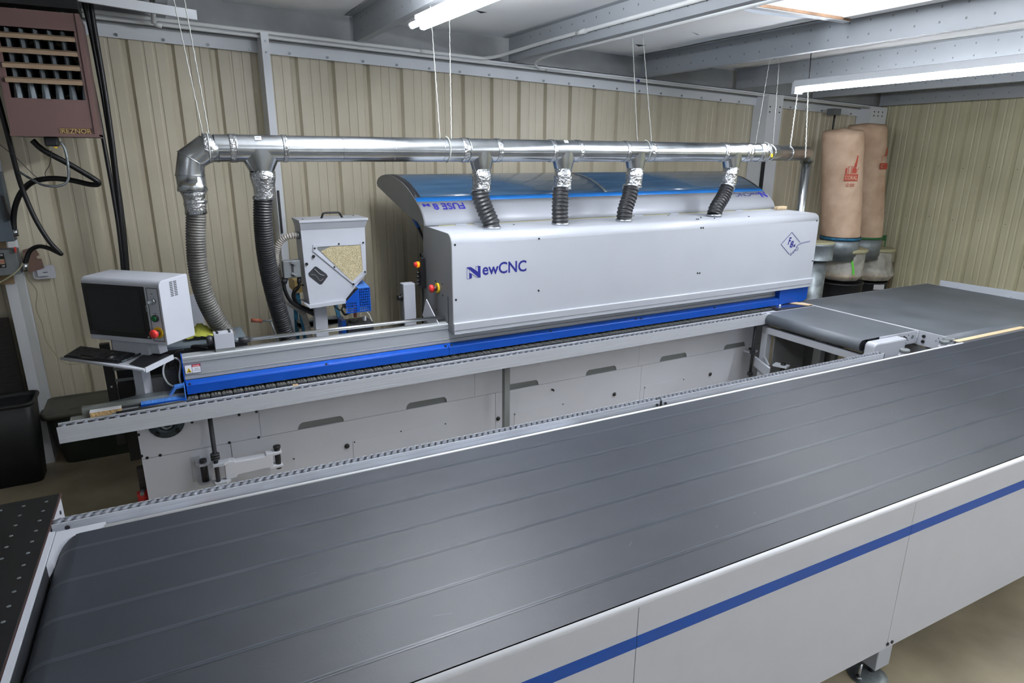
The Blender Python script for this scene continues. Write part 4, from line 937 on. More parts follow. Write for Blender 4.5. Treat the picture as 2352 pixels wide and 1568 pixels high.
MB().obox((-.205, 4.10, 1.06), (1, -.9, 0), (.9, 1, 0), (0, 0, 1), .032, .03, .135).build('post', 'console_white', pst, bevel=.003)
MB().obox((-.225, 4.09, 1.22), (1, -.9, 0), (.9, 1, 0), (0, 0, 1), .12, .02, .06).build('bracket', 'console_white', pst)
K = [(-0.565,4.168,1.203), (-0.295,3.913,1.203), (-0.219,4.051,1.203), (-0.503,4.353,1.203)]
kb = thing('keyboard', 'black keyboard on the white tray', 'keyboard', K[0])
MB().prism([p[:2] for p in K], 'z', 1.1955, 1.207).build('keyboard_base', 'black', kb, bevel=.001)
ka, kb_, kc, kd = [Vector((p[0], p[1], 0)) for p in K]; b = MB()
for j in range(6):
    for i in range(19):
        if j == 0 and 3 < i < 10 and i != 4: continue
        def kp(u, v): return (ka.lerp(kb_, u)).lerp(kd.lerp(kc, u), v)
        u0, v0 = .025+i*.0502, .05+j*.155; q = [kp(u0, v0), kp(u0+.042, v0), kp(u0+.042, v0+.125), kp(u0, v0+.125)]
        b.prism([(p.x, p.y) for p in q], 'z', 1.207, 1.2115)
tag(b.build('keys', 'dark', kb), kind='stuff')
p = (-0.330,4.020,1.200)
o = MB().lathe((p[0], p[1], 1.1965), [(.028, 0), (.032, .010), (.028, .022), (.016, .031), (0, .034)], 20).build('mouse', 'black'); o.scale = (1.0, 1.45, 1); o.rotation_euler.z = -.5; tag(o, 'black computer mouse in front of the keyboard', 'mouse')
MB().prism([p[:2] for p in ((-0.244,3.873,1.197), (-0.163,3.748,1.197), (-0.045,3.954,1.197), (-0.151,4.094,1.197))], 'z', 1.196, 1.199).build('mouse_pad', 'black'); tag(col.objects[-1], 'black mouse pad on right end of the white tray', 'mouse pad')
MB().cyl((-0.279,3.922,1.203), (-0.232,3.976,1.203), .005, 8).build('pen', 'electric'); tag(col.objects[-1], 'blue grey pen lying beside the mouse', 'pen')
MB().cyl((-0.259,3.946,1.203), (-0.191,4.036,1.203), .006, 8).build('marker', 'black'); tag(col.objects[-1], 'black marker lying between mouse and mouse pad', 'pen')
MB().tube([(-0.294,4.083,1.205), (-0.260,4.150,1.205), (-0.198,4.118,1.205), (-0.150,4.082,1.200)], .002, 6).build('cable', 'black'); tag(col.objects[-1], 'thin black cord running behind the keyboard', 'cable')
# yellow cloth
b = MB(); n = 14; c0 = Vector((0.133,4.244,1.205))
for j in range(n+1):
    for i in range(n+1):
        u, v = i/n-.5, j/n-.5; r = math.hypot(u, v)
        b.v.append((c0.x+u*.17+.012*noise.noise(Vector((u*9, v*9, 3))), c0.y+v*.13+.012*noise.noise(Vector((u*8, v*8, 7))), c0.z+.010+max(0, .075*(1-r*1.9))+.025*abs(noise.noise(Vector((u*7, v*7, 0))))))
for j in range(n):
    for i in range(n): k = j*(n+1)+i; b.f.append((k, k+1, k+n+2, k+n+1)); b.sm.append(True)
o = b.build('cloth', 'cloth_yellow', solid=.003); tag(o, 'crumpled yellow cleaning cloth lying beside the white gear box', 'cloth')
# ================================================================== GLUE HOPPER
hp = thing('glue_hopper', 'white glue granule hopper on a post behind the beam', 'hopper', (.92, 4.55, .9))
YH = 4.45
def h2(p): return (p[0], p[2])
bp_ = [h2(p) for p in ((0.819,4.450,1.811), (1.256,4.450,1.810), (1.248,4.450,1.476), (1.081,4.450,1.297), (0.839,4.450,1.285), (0.825,4.450,1.475))]
MB().prism(bp_, 'y', YH, YH+.20).build('body', 'console_white', hp, bevel=.002)
l0, l1 = (0.809,4.420,1.857), (1.274,4.420,1.854); lz = l0[2]
MB().prism([(l0[0], lz-.004), (l1[0], lz-.004), (l1[0], lz+.012), (l0[0], lz+.012)], 'y', 4.42, 4.68).build('lid', 'console_white', hp, bevel=.002)
q0, q1 = (0.821,4.448,1.802), (1.255,4.448,1.802)
MB().add([(l0[0]+.004, 4.424, lz-.004), (l1[0]-.004, 4.424, lz-.004), (l1[0]-.004, 4.676, lz-.004), (l0[0]+.004, 4.676, lz-.004), (q0[0], 4.449, q0[2]), (q1[0], 4.449, q0[2]), (q1[0], 4.651, q0[2]), (q0[0], 4.651, q0[2])], [(0, 1, 5, 4), (1, 2, 6, 5), (2, 3, 7, 6), (3, 0, 4, 7)]).build('flared_collar', 'paint2', hp)
MB().tube([(0.976,4.520,1.867), (0.991,4.520,1.901), (1.006,4.520,1.905), (1.092,4.520,1.905), (1.104,4.520,1.899), (1.120,4.520,1.867)], .007, 8, raw=True).build('handle', 'black', hp)
MB().lathe((l0[0]+.04, 4.5, lz+.012), [(.006, 0), (.006, .003), (0, .003)], 8).lathe((l1[0]-.05, 4.62, lz+.012), [(.006, 0), (.006, .003), (0, .003)], 8).build('lid_screw', 'dark', hp)
wp = [h2(p) for p in ((0.892,4.445,1.703), (1.238,4.445,1.700), (1.244,4.445,1.484), (1.151,4.445,1.404), (0.888,4.445,1.659))]
gp = [h2(p) for p in ((0.940,4.445,1.655), (1.010,4.445,1.684), (1.225,4.445,1.682), (1.223,4.445,1.495), (1.146,4.445,1.423))]
ep = [h2(p) for p in ((0.911,4.445,1.687), (1.010,4.445,1.684), (0.940,4.445,1.655), (0.913,4.445,1.678))]
MB().prism(gp, 'y', YH-.004, YH-.0005).build('glue_granules', 'granules', hp)
MB().prism(ep, 'y', YH-.003, YH-.0005).build('empty_window', 'beam_dark', hp)
cx_ = sum(p[0] for p in wp)/5; cz_ = sum(p[1] for p in wp)/5; wi = [(cx_+(p[0]-cx_)*.86, cz_+(p[1]-cz_)*.86) for p in wp]; b = MB()
for i in range(5):
    j = (i+1) % 5; b.prism([wp[i], wp[j], wi[j], wi[i]], 'y', YH-.008, YH-.001)
b.build('window_frame', 'console_white', hp)
b = MB()
for p in ((0.900,4.440,1.679), (1.064,4.440,1.699), (1.234,4.440,1.698), (1.234,4.440,1.491), (1.147,4.440,1.411), (1.022,4.440,1.542)): b.cyl(p, (p[0], 4.436, p[2]), .0065, 10)
for p in ((0.889,4.449,1.625), (0.839,4.449,1.576)): b.cyl(p, (p[0], 4.436, p[2]), .0095, 12)
b.build('screw', 'black', hp)
dp = [h2(p) for p in ((0.892,4.448,1.554), (0.904,4.448,1.553), (0.967,4.448,1.497), (0.975,4.448,1.478), (0.932,4.448,1.429), (0.917,4.448,1.425), (0.849,4.448,1.491), (0.845,4.448,1.510))]
MB().prism(dp, 'y', YH-.0015, YH).build('inspection_opening', 'dark', hp)
MB().tube([(0.862,4.447,1.502), (0.893,4.447,1.491), (0.919,4.447,1.452), (0.941,4.447,1.465)], .002, 6).tube([(0.888,4.447,1.536), (0.923,4.447,1.497), (0.951,4.447,1.486)], .004, 6).build('wiring', 'electric_grey', hp)
MB().prism([h2(p) for p in ((0.803,4.440,1.306), (0.835,4.440,1.269), (1.083,4.440,1.280), (1.085,4.440,1.305), (0.837,4.440,1.293))], 'y', 4.43, 4.64).build('base_tray', 'console_white', hp)
px0, px1 = 0.879, 0.967
MB().box(px0, px1, 4.52, 4.60, .95, 1.27).build('post', 'console_white', hp, bevel=.004)
MB().box(px0, px1, 4.52, 4.60, .88, .95).build('post_base', 'dark', hp)
# perforated blue guard
ga, gb_, gc, gd = (1.169,4.400,1.385), (1.247,4.400,1.384), (1.243,4.400,1.207), (1.074,4.400,1.213)
gz1, gz0 = ga[2], gd[2]; gx0_, gxm, gx1_ = gd[0], ga[0], gb_[0]+.004; gzm = 1.297
b = MB(); nx = 6; hl = [(gxm+.004+i*(gx1_-gxm-.004)/nx, gxm+.004+(i+.55)*(gx1_-gxm-.004)/nx, gz0+.008+j*.0185, gz0+.019+j*.0185) for i in range(nx) for j in range(9)]
hole_panel(b, gxm, gx1_, gz0, gz1, hl, lambda x, z: (x, 4.40, z))
hl = [(gx0_+.004+i*.0128, gx0_+.011+i*.0128, gz0+.008+j*.0185, gz0+.019+j*.0185) for i in range(6) for j in range(4)]
hole_panel(b, gx0_, gxm, gz0, gzm, hl, lambda x, z: (x, 4.40, z)); b.add([(gx0_, 4.40, gzm), (gxm, 4.40, gzm), (gxm, 4.40, gz1)], [(0, 1, 2)])
b.build('perforated_guard', 'blue', hp, solid=.002)
b = MB(); b.add([(gxm, 4.40, gz1), (gx1_, 4.40, gz1), (gx1_, 4.56, gz1+.02), (gxm-.02, 4.56, gz1+.02)], [(0, 1, 2, 3)]); b.add([(gx1_, 4.40, gz0), (gx1_, 4.40, gz1), (gx1_, 4.56, gz1), (gx1_, 4.56, gz0)], [(0, 1, 2, 3)]).build('guard_top', 'blue_pale', hp, solid=.002)
MB().box(gx0_+.01, gx1_-.02, 4.46, 4.55, gz0+.02, gz1-.03).build('feed_motor', 'dark', hp)
MB().cyl((1.147,4.430,1.262), (1.142,4.430,1.173), .012, 14).build('copper_nozzle', 'copper', hp)
# gearbox below the hopper
gm = thing('glue_pot', 'black glue pot with round cap and white knob behind the chrome rod', 'machine part', (1.2, 4.55, .9))
MB().box(1.095, 1.286, 4.48, 4.66, 1.0, 1.110).build('pot_body', 'dark', gm, bevel=.004)
MB().box(1.095-.035, 1.095-.005, 4.50, 4.62, 1.0, 1.120+.02).build('blue_bracket', 'stripe_blue', gm)
p = (1.160,4.560,1.109)
MB().lathe((p[0], 4.56, p[2]-.02), [(.02, 0), (.036, .02), (.036, .035), (.028, .038), (.0, .03)], 20).build('round_cap', 'tote', gm)
p = (1.239,4.550,1.105)
MB().cyl((p[0], 4.55, p[2]-.02), (p[0], 4.55, p[2]+.035), .014, 16).build('white_knob', 'white_dim', gm)
MB().tube([(1.245,4.500,1.185), (1.263,4.500,1.163), (1.275,4.500,1.129), (1.286,4.500,1.101)], .003, 6).build('white_tube', 'white', gm)
# hopper plug, cables and clear hose
pl = thing('cable_plug', 'grey heavy duty cable plug on the left side of the hopper', 'plug', (0.742,4.500,1.534))
MB().box(0.691, 0.805, 4.48, 4.54, 1.482, 1.600).build('plug_body', 'electric_grey', pl, bevel=.006)
MB().box(0.746, 0.757, 4.474, 4.48, 1.494, 1.588).build('plug_seam', 'dark', pl)
for yy in (604, 629):
    c = (0.755,4.470,1.585); z = c[2] if yy == 604 else 1.511
    MB().obox((c[0], 4.472, z), (1, 0, -.5), (0, 1, 0), (.5, 0, 1), .016, .005, .007).cyl((c[0]+.014, 4.47, z-.006), (c[0]+.014, 4.464, z-.006), .006, 10).build('latch', 'galv', pl)
MB().cyl((0.702,4.510,1.481), (0.690,4.510,1.446), .020, 14).cyl((0.794,4.510,1.477), (0.790,4.510,1.437), .014, 12).build('cable_gland', 'dark', pl)
MB().tube([(0.690,4.510,1.446), (0.694,4.510,1.392), (0.726,4.520,1.313), (0.795,4.540,1.252), (0.884,4.560,1.193)], .013, 10).tube([(0.790,4.510,1.437), (0.785,4.510,1.407), (0.755,4.530,1.360), (0.779,4.550,1.283), (0.888,4.570,1.216)], .009, 8).tube([(0.836,4.560,1.409), (0.806,4.560,1.412), (0.760,4.560,1.385), (0.746,4.560,1.325), (0.794,4.560,1.263), (0.884,4.570,1.236)], .005, 8).build('cable', 'black', pl)
MB().tube([(0.995,4.440,1.295), (1.008,4.440,1.262), (1.043,4.440,1.233), (1.070,4.440,1.268)], .006, 8).tube([(1.066,4.500,1.218), (1.076,4.460,1.193), (1.106,4.440,1.207)], .008, 8).build('cable', 'black', hp)
o = MB().tube([(0.819,4.500,1.765), (0.763,4.500,1.765), (0.707,4.520,1.737), (0.671,4.540,1.675), (0.661,4.560,1.590), (0.678,4.600,1.462), (0.719,4.620,1.300), (0.805,4.640,1.217), (0.839,4.660,1.134), (0.862,4.680,0.994)], .022, 12, 40, rfun=lambda t, L: .021+.0022*math.sin(L*2*math.pi/.0145)).build('clear_hose', 'clear_hose'); tag(o, 'clear ribbed suction hose looping from the hopper to the floor side', 'hose')
MB().lathe((0.808,4.500,1.765), [(.026, -.006), (.026, .006)], 16, axis=(1, 0, 0)).build('hose_clamp', 'galv_dull', o)
# step ladder behind, tee wrench
ld = thing('step_ladder', 'blue step ladder standing behind the hopper post', 'ladder', (1.1, 5.2, 0))
def lbar(a, c, wd=.03): MB().obox((Vector(a)+Vector(c))/2, Vector(c)-Vector(a), (0, 1, 0), (Vector(c)-Vector(a)).cross(Vector((0, 1, 0))), (Vector(c)-Vector(a)).length/2, .012, wd/2).build('rail', 'ladder_blue', ld)
lbar((0.898,5.250,1.234), (0.924+.07, 5.25, 0.0)); lbar((1.189,5.250,1.125), (1.252+.16, 5.25, 0.0)); lbar((0.911,5.450,1.195), (0.911-.02, 5.5, 0))
for z in (.35, .65, .95, 0.962): MB().box(0.885, 1.221+.03, 5.24, 5.32, z-.03, z+.02).build('rung', 'galv_dull', ld)
MB().box(0.880, 0.941, 5.22, 5.5, 1.224, 1.324).build('yellow_cap', 'gold', ld)
tw = thing('tee_wrench', 'steel tee wrench with dark red grip behind the beam', 'tool', (0.614,4.700,1.136))
MB().cyl((0.477,4.700,1.168), (0.548,4.700,1.153), .014, 12).build('red_grip', 'copper', tw); MB().cyl((0.548,4.700,1.153), (0.630,4.700,1.150), .006, 10).cyl((0.606,4.700,1.146), (0.643,4.700,0.969), .006, 10).build('shank', 'galv_dull', tw)
# ================================================================== EXTRACTION DUCT
dk = thing('extraction_duct', 'shiny galvanised extraction duct hanging above the edgebander', 'duct', (2.6, 4.15, 2.25))
DZ, DY, DR = 2.322, 4.15, .0755
tees = [.571, 2.018, 2.694, 3.372, 4.430]; hw = [.13, .105, .105, .105, .11]
xs0 = .33
def dseg(x0, x1, r=DR):
    s_ = MB().cyl((x0, DY, DZ), (x1, DY, DZ), r, 40, caps=False).build('duct_section', 'galv', dk)
    MB().box(x0, x1, DY-r-.0012, DY-r+.002, DZ-.014, DZ-.011).build('lock_seam', 'galv', dk)
segs = []; x = xs0
for t, h in zip(tees, hw): dseg(x, t-h); x = t+h
dseg(x, 4.80)
for xx in (1.05, 1.38, 1.72):
    MB().lathe((xx, DY, DZ), [(DR+.0004, -.002), (DR+.0018, 0), (DR+.0004, .002)], 40, axis=(1, 0, 0)).build('crimp_ring', 'galv', dk)
for i, (t, h) in enumerate(zip(tees, hw)):
    te = MB().cyl((t-h, DY, DZ), (t+h, DY, DZ), DR+.001, 40, caps=False)
    n = 32; rb = .070 if i == 0 else .066; zb = 2.195; vs = []
    for j in range(7):
        v = j/6; z = DZ-.005+(zb-DZ+.005)*v; a_ = h*1.0+(rb-h*1.0)*v; c_ = (DR+.004)+(rb-DR-.004)*v
        for k in range(n): w_ = 2*math.pi*k/n; vs.append((t+a_*math.cos(w_), DY+c_*math.sin(w_), z))
    te.add(vs, [(j*n+k, j*n+(k+1) % n, (j+1)*n+(k+1) % n, (j+1)*n+k) for j in range(6) for k in range(n)], True)
    te.build('branch_tee', 'galv', dk)
    for xx in (t-h, t+h): MB().lathe((xx, DY, DZ), [(DR+.001, -.006), (DR+.005, -.003), (DR+.005, .003), (DR+.001, .006)], 40, axis=(1, 0, 0)).build('joint_ring', 'galv', dk)
def fband(x0, x1, y=DY, z=DZ, r=DR+.0035):
    seed = random.random()*50
    MB().lathe((x0, y, z), [(r+.0005, 0), (r+.001, (x1-x0)*.2), (r+.0015, (x1-x0)*.4), (r+.0005, (x1-x0)*.6), (r+.0015, (x1-x0)*.8), (r, x1-x0)], 40, axis=(1, 0, 0), wob=lambda a, b: 1+.02*noise.noise(Vector((a*26+seed, b*4, seed)))).build('foil_tape', 'foil', dk)
for a, c in ((.27, .315), (.405, .445), (.70, .725), (1.86, 1.905), (2.125, 2.155), (2.565, 2.60), (2.80, 2.83), (3.24, 3.275), (3.475, 3.525), (4.28, 4.33), (4.545, 4.62), (4.72, 4.80)): fband(a, c)
# gored elbow at the left end
el = [(.345, DY, DZ-.003), (.283, DY, DZ-.006), (.203, DY, 2.262), (.188, DY, 2.175), (.190, DY, 2.095)]
MB().tube(el, DR+.001, 32, raw=True, smooth=True).build('elbow', 'galv', dk)
for a, c in zip(el[1:-1], el[2:]):
    d = (Vector(c)-Vector(a)).normalized(); MB().lathe(a, [(DR+.002, -.003), (DR+.006, 0), (DR+.002, .003)], 36, axis=tuple((d+((Vector(a)-Vector(el[el.index(a)-1])).normalized())).normalized())).build('gore_seam', 'galv', dk)
def reducer(x, y, z0, prof):
    s_ = random.random()*40
    MB().lathe((x, y, z0), prof, 32, axis=(0, 0, -1), wob=lambda a, b: 1+.035*noise.noise(Vector((a*22+s_, b*9, s_)))).build('foil_reducer', 'foil', dk)
MB().lathe((.190, DY, 2.175), [(DR, 0), (DR+.001, .06), (DR+.006, .085), (DR+.001, .09)], 32, axis=(0, 0, -1)).build('elbow_collar', 'galv', dk)
reducer(.192, DY, 2.09, [(.074, 0), (.060, .03), (.056, .06), (.059, .075), (.056, .10), (.059, .13)])
reducer(.574, DY, 2.195, [(.071, 0), (.073, .03), (.071, .05), (.060, .10), (.058, .15), (.060, .165)])
ctr = [None, (2.012, 2.013), (2.690, 2.690), (3.365, 3.350), (4.422, 4.40)]
for k in (1, 2, 3, 4):
    x = tees[k]; dx = (-.003, 0, -.012, -.022)[k-1]; s_ = random.random()*40
    MB().lathe((x, DY, 2.198), [(.066, 0), (.067, .04), (.070, .045), (.067, .06), (.066, .09), (.064, .13), (.066, .15), (.063, .155)], 32, axis=(dx*4, -.03, -1), wob=lambda a, b: 1+(.03 if b > .3 else .006)*noise.noise(Vector((a*22+s_, b*9, s_)))).build('foil_reducer', 'foil', dk)
# stickers
def sticker(px, z, wd, ht, m):
    a = math.asin(max(-1, min(1, (z-DZ)/DR))); o = Vector((px, DY-math.cos(a)*(DR+.0045), DZ+math.sin(a)*(DR+.0045)))
    poly2('sticker', [[(0, 0), (wd, 0), (wd, ht), (0, ht)]], o, (1, 0, 0), (0, math.sin(a), math.cos(a)), m, dk)
    if m == 'white': poly2('barcode', [[(wd*.15+i*wd*.14, ht*.45), (wd*.15+(i+.5)*wd*.14, ht*.45), (wd*.15+(i+.5)*wd*.14, ht*.85), (wd*.15+i*wd*.14, ht*.85)] for i in range(5)], o-Vector((0, .0012, 0)), (1, 0, 0), (0, math.sin(a), math.cos(a)), 'electric', dk)
sticker(0.544, 2.365, .035, .026, 'white'); sticker(2.666, 2.375, .035, .024, 'white')
# right-hand run bending back to the filter
A_ = Vector((4.80, 4.15, DZ)); B_ = Vector((5.93, 4.58, 2.318)); d_ = (B_-A_).normalized()
MB().tube([A_-Vector((.03, 0, 0)), A_+d_*.10, B_], .071, 32, raw=True).build('duct_section', 'galv', dk)
poly2('sticker', [[(0, 0), (.045, 0), (.045, .03), (0, .03)]], A_+d_*.0+Vector((.03, -.072, -.04)), d_, (0, 0, 1), 'yellow', dk)
for t in (.04, .12, .52): c = A_+(B_-A_)*t; MB().lathe(c, [(.0715, -.012), (.076, 0), (.0715, .012)], 32, axis=tuple(d_)).build('joint_ring', 'foil', dk)
MB().tube([B_-d_*.02, B_+d_*.03, B_+d_*.075+Vector((0, 0, -.03)), B_+d_*.085+Vector((0, 0, -.09))], .066, 28, raw=True).build('elbow', 'galv', dk)
C_ = B_+d_*.085
MB().cyl(C_+Vector((0, 0, -.08)), (C_.x, C_.y, 1.0), .050, 24).build('drop_pipe', 'galv', dk)
# right rope pair tied to the right hand run
def on(px, z=2.38): t = (px-4.80)/(5.93-4.80); return (px, 4.15+.43*t, z)
t_ = thing('hanging_rope', 'pair of bright white ropes below left end of the upper right tube light', 'rope', (5.2, 4.3, 2.85), 'ropes holding up the duct')
for a, c in (((5.291,4.250,2.853), (5.281,4.250,2.372)), ((5.433,4.250,2.860), (5.514,4.250,2.278))):
    a = Vector(a); c = Vector(c); n = 40
    MB().tube([a.lerp(c, i/n)+Vector((.0025*math.cos(i*2.1), .0025*math.sin(i*2.1), 0)) for i in range(n+1)], .0055, 5, raw=True).build('strand', 'rope', t_)
MB().tube([a, (a.x, a.y+.02, 3.2)], .004, 5).build('hook_wire', 'dark', t_)
# flexible hoses
def hose(label, pts, r, m, pitch=.0145, amp=.0028, res=44, clamp0=None, clamp1=None):
    o = MB().tube(pts, r, 18, res, rfun=lambda t, L: r+amp*math.sin(L*2*math.pi/pitch)).build('flexible_hose', m); tag(o, label, 'hose', 'flexible dust hoses on the duct')
    p0, p1 = Vector(pts[0]), Vector(pts[1]); MB().lathe(p0+(p1-p0)*.0, [(r+.004, -.004), (r+.006, 0), (r+.006, .012), (r+.004, .014)], 28, axis=tuple(p1-p0)).build('hose_clamp', 'galv', o)
    if clamp1: MB().lathe(pts[-1], [(r+.004, -.004), (r+.008, 0), (r+.008, .012), (r+.004, .014)], 28, axis=(0, 0, 1)).build('hose_clamp', 'galv', o)
    return o
hose('long dusty grey ribbed hose hanging from the elbow at far left of the duct', [(0.201,4.150,2.030), (0.188,4.150,1.937), (0.170,4.150,1.788), (0.164,4.160,1.620), (0.183,4.180,1.457), (0.235,4.220,1.293), (0.321,4.280,1.110), (0.392,4.320,0.940)], .0525, 'hose', pitch=.0155, amp=.0032)
hose('long dark ribbed hose hanging in front of the white column', [(0.564,4.150,2.045), (0.553,4.160,1.921), (0.553,4.200,1.758), (0.568,4.260,1.585), (0.598,4.320,1.387), (0.636,4.360,1.197), (0.675,4.380,1.018), (0.695,4.380,0.858)], .0535, 'hose_black', pitch=.0155, amp=.0032)
hose('short black hose leaning right into left end of the white cover', [(1.999,4.140,2.065), (2.003,4.130,2.000), (2.030,4.110,1.910), (2.058,4.090,1.835), (2.062,4.085,1.793)], .060, 'hose_black', pitch=.027, amp=.0035, clamp1=True)
hose('short black straight hose, second from the left above the cover', [(2.671,4.140,2.061), (2.657,4.120,1.983), (2.643,4.100,1.889), (2.642,4.088,1.793)], .060, 'hose_black', pitch=.027, amp=.0035, clamp1=True)
hose('short black hose leaning slightly left, third from the left above cover', [(3.333,4.140,2.055), (3.309,4.120,1.983), (3.257,4.100,1.877), (3.240,4.088,1.794)], .060, 'hose_black', pitch=.027, amp=.0035, clamp1=True)
hose('short black hose leaning left into the right part of the cover', [(4.389,4.130,2.040), (4.342,4.120,1.957), (4.247,4.100,1.857), (4.214,4.085,1.797)], .060, 'hose_black', pitch=.027, amp=.0035, clamp1=True)
o = MB().box(5.219, 5.219+.13, 4.26, 4.30, 1.797, 1.812).build('wood_block', 'wood', bevel=.001); tag(o, 'lower of two small wood blocks on the cover', 'wood', 'wood blocks on the cover')
o2 = MB().box(5.219-.01, 5.219+.12, 4.25, 4.29, 1.8125, 1.828).build('wood_block', 'wood', bevel=.001); tag(o2, 'upper of two small wood blocks on the cover', 'wood', 'wood blocks on the cover')
# ================================================================== DUST COLLECTOR
dc = thing('dust_collector', 'twin bag dust collector with tan cloth filter bags in the right corner', 'dust collector', (7.3, 5.1, 0))
def clothbag(cb, ct, r, seed):
    cb, ct = Vector(cb), Vector(ct); n, mrows = 40, 26; b = MB(); rows = []
    for j in range(mrows+1):
        v = j/mrows; c = cb.lerp(ct, v); pinch = .97+.03*min(1, v*6)
        if v > .97: pinch *= .93
        for k in range(n):
            a = 2*math.pi*k/n; rr = r*pinch*(1+.02*noise.noise(Vector((math.cos(a)*2+seed, math.sin(a)*2, v*6)))+.05*max(0, .12-v)*10*noise.noise(Vector((math.cos(a)*5, math.sin(a)*5+seed, v*30))))
            b.v.append((c.x+rr*math.cos(a), c.y+rr*math.sin(a), c.z+(.03*math.sin(a+1) if v > .95 else 0)))
    for j in range(mrows):
        for k in range(n): b.f.append((j*n+k, j*n+(k+1) % n, (j+1)*n+(k+1) % n, (j+1)*n+k)); b.sm.append(True)
    top = len(b.v); b.v.append((ct.x, ct.y, ct.z+.03))
    for k in range(n): b.f.append((mrows*n+k, mrows*n+(k+1) % n, top)); b.sm.append(True)
    return b.build('filter_bag', 'bag', dc)
b1b, b1t = Vector((7.240,4.950,1.367)), Vector((7.014,4.950,2.568))
b2b, b2t = Vector((8.425,5.420,1.251)), Vector((8.142,5.420,2.672))
clothbag(b1b, b1t, .222, 1); clothbag(b2b, b2t, .235, 5)
# printing on the bags, wrapped on the cloth
view = Vector((-.82, -.57, 0)).normalized()
def bagprint(cb, ct, r, zc, off, mx):
    f = (zc-cb.z)/(ct.z-cb.z); c = cb.lerp(ct, f); a0 = math.atan2(view.y, view.x)+off
    n_ = Vector((math.cos(a0), math.sin(a0), 0)); ux = Vector((-n_.y, n_.x, 0)); o = c+n_*(r+.008); o.z = zc
    s_ = .001
    poly2('printed_block', [[(-.075, -.04), (.075, -.04), (.075, .035), (-.075, .035)]], o, ux, (0, 0, 1), 'bag_print', dc, th=.002)
    return o, ux, n_
o_, u_, n_ = bagprint(b1b, b1t, .222, 2.062, .42, 1)
text('lettering', 'CORAL', o_+n_*.003-u_*.068+Vector((0, 0, -.026)), u_, (0, 0, 1), .136, .045, 'bag', dc, bold=.01)
text('lettering', 'Ø 500', o_+n_*.002-u_*.045+Vector((0, 0, -.105)), u_, (0, 0, 1), .095, .038, 'bag_print', dc)
poly2('printed_factory', [[(-.075, .04), (-.055, .04), (-.055, .10), (-.075, .10)], line2((-.04, .04), (-.04, .115), .006), line2((-.03, .12), (.01, .115), .006), line2((-.01, .04), (-.01, .13), .006), [(.0, .045), (.05, .045), (.05, .09), (.03, .11), (.0, .10)], [(.015, .11), (.045, .11), (.048, .24), (.025, .24)], line2((-.06, .10), (-.02, .13), .005), line2((-.02, .13), (.02, .11), .005), line2((.055, .05), (.07, .11), .005)], o_+n_*.001, u_, (0, 0, 1), 'bag_print', dc)
o_, u_, n_ = bagprint(b2b, b2t, .235, 2.174, .95, 1)
text('lettering', 'C', o_+n_*.003-u_*.06+Vector((0, 0, -.026)), u_, (0, 0, 1), .05, .045, 'bag', dc, bold=.01)
poly2('printed_factory', [line2((-.06, .06), (-.06, .12), .006), line2((-.04, .12), (.04, .16), .006), [(.0, .12), (.03, .12), (.03, .22), (.01, .22)]], o_+n_*.001, u_, (0, 0, 1), 'bag_print', dc)
for cb, r, z0, z1, m in ((b1b, .218, b1b.z-.23, b1b.z-.01, 'galv_blue'), (b2b, .23, b2b.z-.25, b2b.z-.01, 'galv_blue')):
    MB().lathe((cb.x, cb.y, 0), [(r-.01, z0-.06), (r-.01, z1), (r-.001, z1), (r-.001, z0)], 36).build('steel_collar', m, dc)
MB().lathe((b1b.x, b1b.y, b1b.z-.04), [(.226, 0), (.228, .02), (.226, .035)], 36).build('clamp_band', 'ladder_blue', dc)
MB().lathe((b1b.x, b1b.y, b1b.z-.043), [(.229, 0), (.229, .005)], 36).lathe((b1b.x, b1b.y, b1b.z-.006), [(.229, 0), (.229, .005)], 36).build('band_edge', 'black', dc)
MB().lathe((b2b.x, b2b.y, b2b.z-.03), [(.238, 0), (.240, .015), (.238, .03)], 36).build('clamp_band', 'green_dark', dc)
p = (8.793,5.350,1.209)
MB().obox(p, (1, .3, 0), (-.3, 1, 0), (0, 0, 1), .035, .02, .035).tube([(p[0]+.02, p[1], p[2]-.03), (p[0]+.04, p[1], p[2]-.05), (p[0]+.035, p[1], p[2]-.13), (p[0], p[1], p[2]-.16)], .007, 6).build('ratchet_buckle', 'green_dark', dc)
def plasticbag(cx, cy, prof, label, seed):
    t = thing('plastic_bag', label, 'bag', (cx, cy, prof[-1][1]), 'clear dust bags under the filters')
    def wob(a, v): return 1+.05*noise.noise(Vector((math.cos(a*6.283)*4+seed, math.sin(a*6.283)*4, v*3)))+.025*noise.noise(Vector((a*50+seed, v*5, 0)))
    # resample profile
    P = []
    for (a, c) in zip(prof[:-1], prof[1:]):
        for k in range(5): P.append((a[0]+(c[0]-a[0])*k/5, a[1]+(c[1]-a[1])*k/5))
    P.append(prof[-1]); MB().lathe((cx, cy, 0), P, 64, wob=wob).build('bag_film', 'plastic_bag', t)
    MB().lathe((cx, cy, 0), [(.16, prof[-2][1]+.01), (.19, prof[-2][1]+.03), (.17, prof[-2][1]+.06), (0, prof[-2][1]+.08)], 28, wob=wob).build('wood_dust', 'dust', t)
    MB().lathe((cx, cy, 0), [(prof[0][0]+.0, prof[0][1]+.02), (prof[0][0]+.03, prof[0][1]+.01), (prof[0][0]+.035, prof[0][1]-.02), (prof[0][0]+.005, prof[0][1]-.03)], 48, wob=wob).build('bag_rim', 'cord_yellow', t)
    return t
q1, q2 = Vector((7.359,4.950,0.963)), Vector((8.686,5.420,0.805))
z1b, z2b = 0.822, 0.634
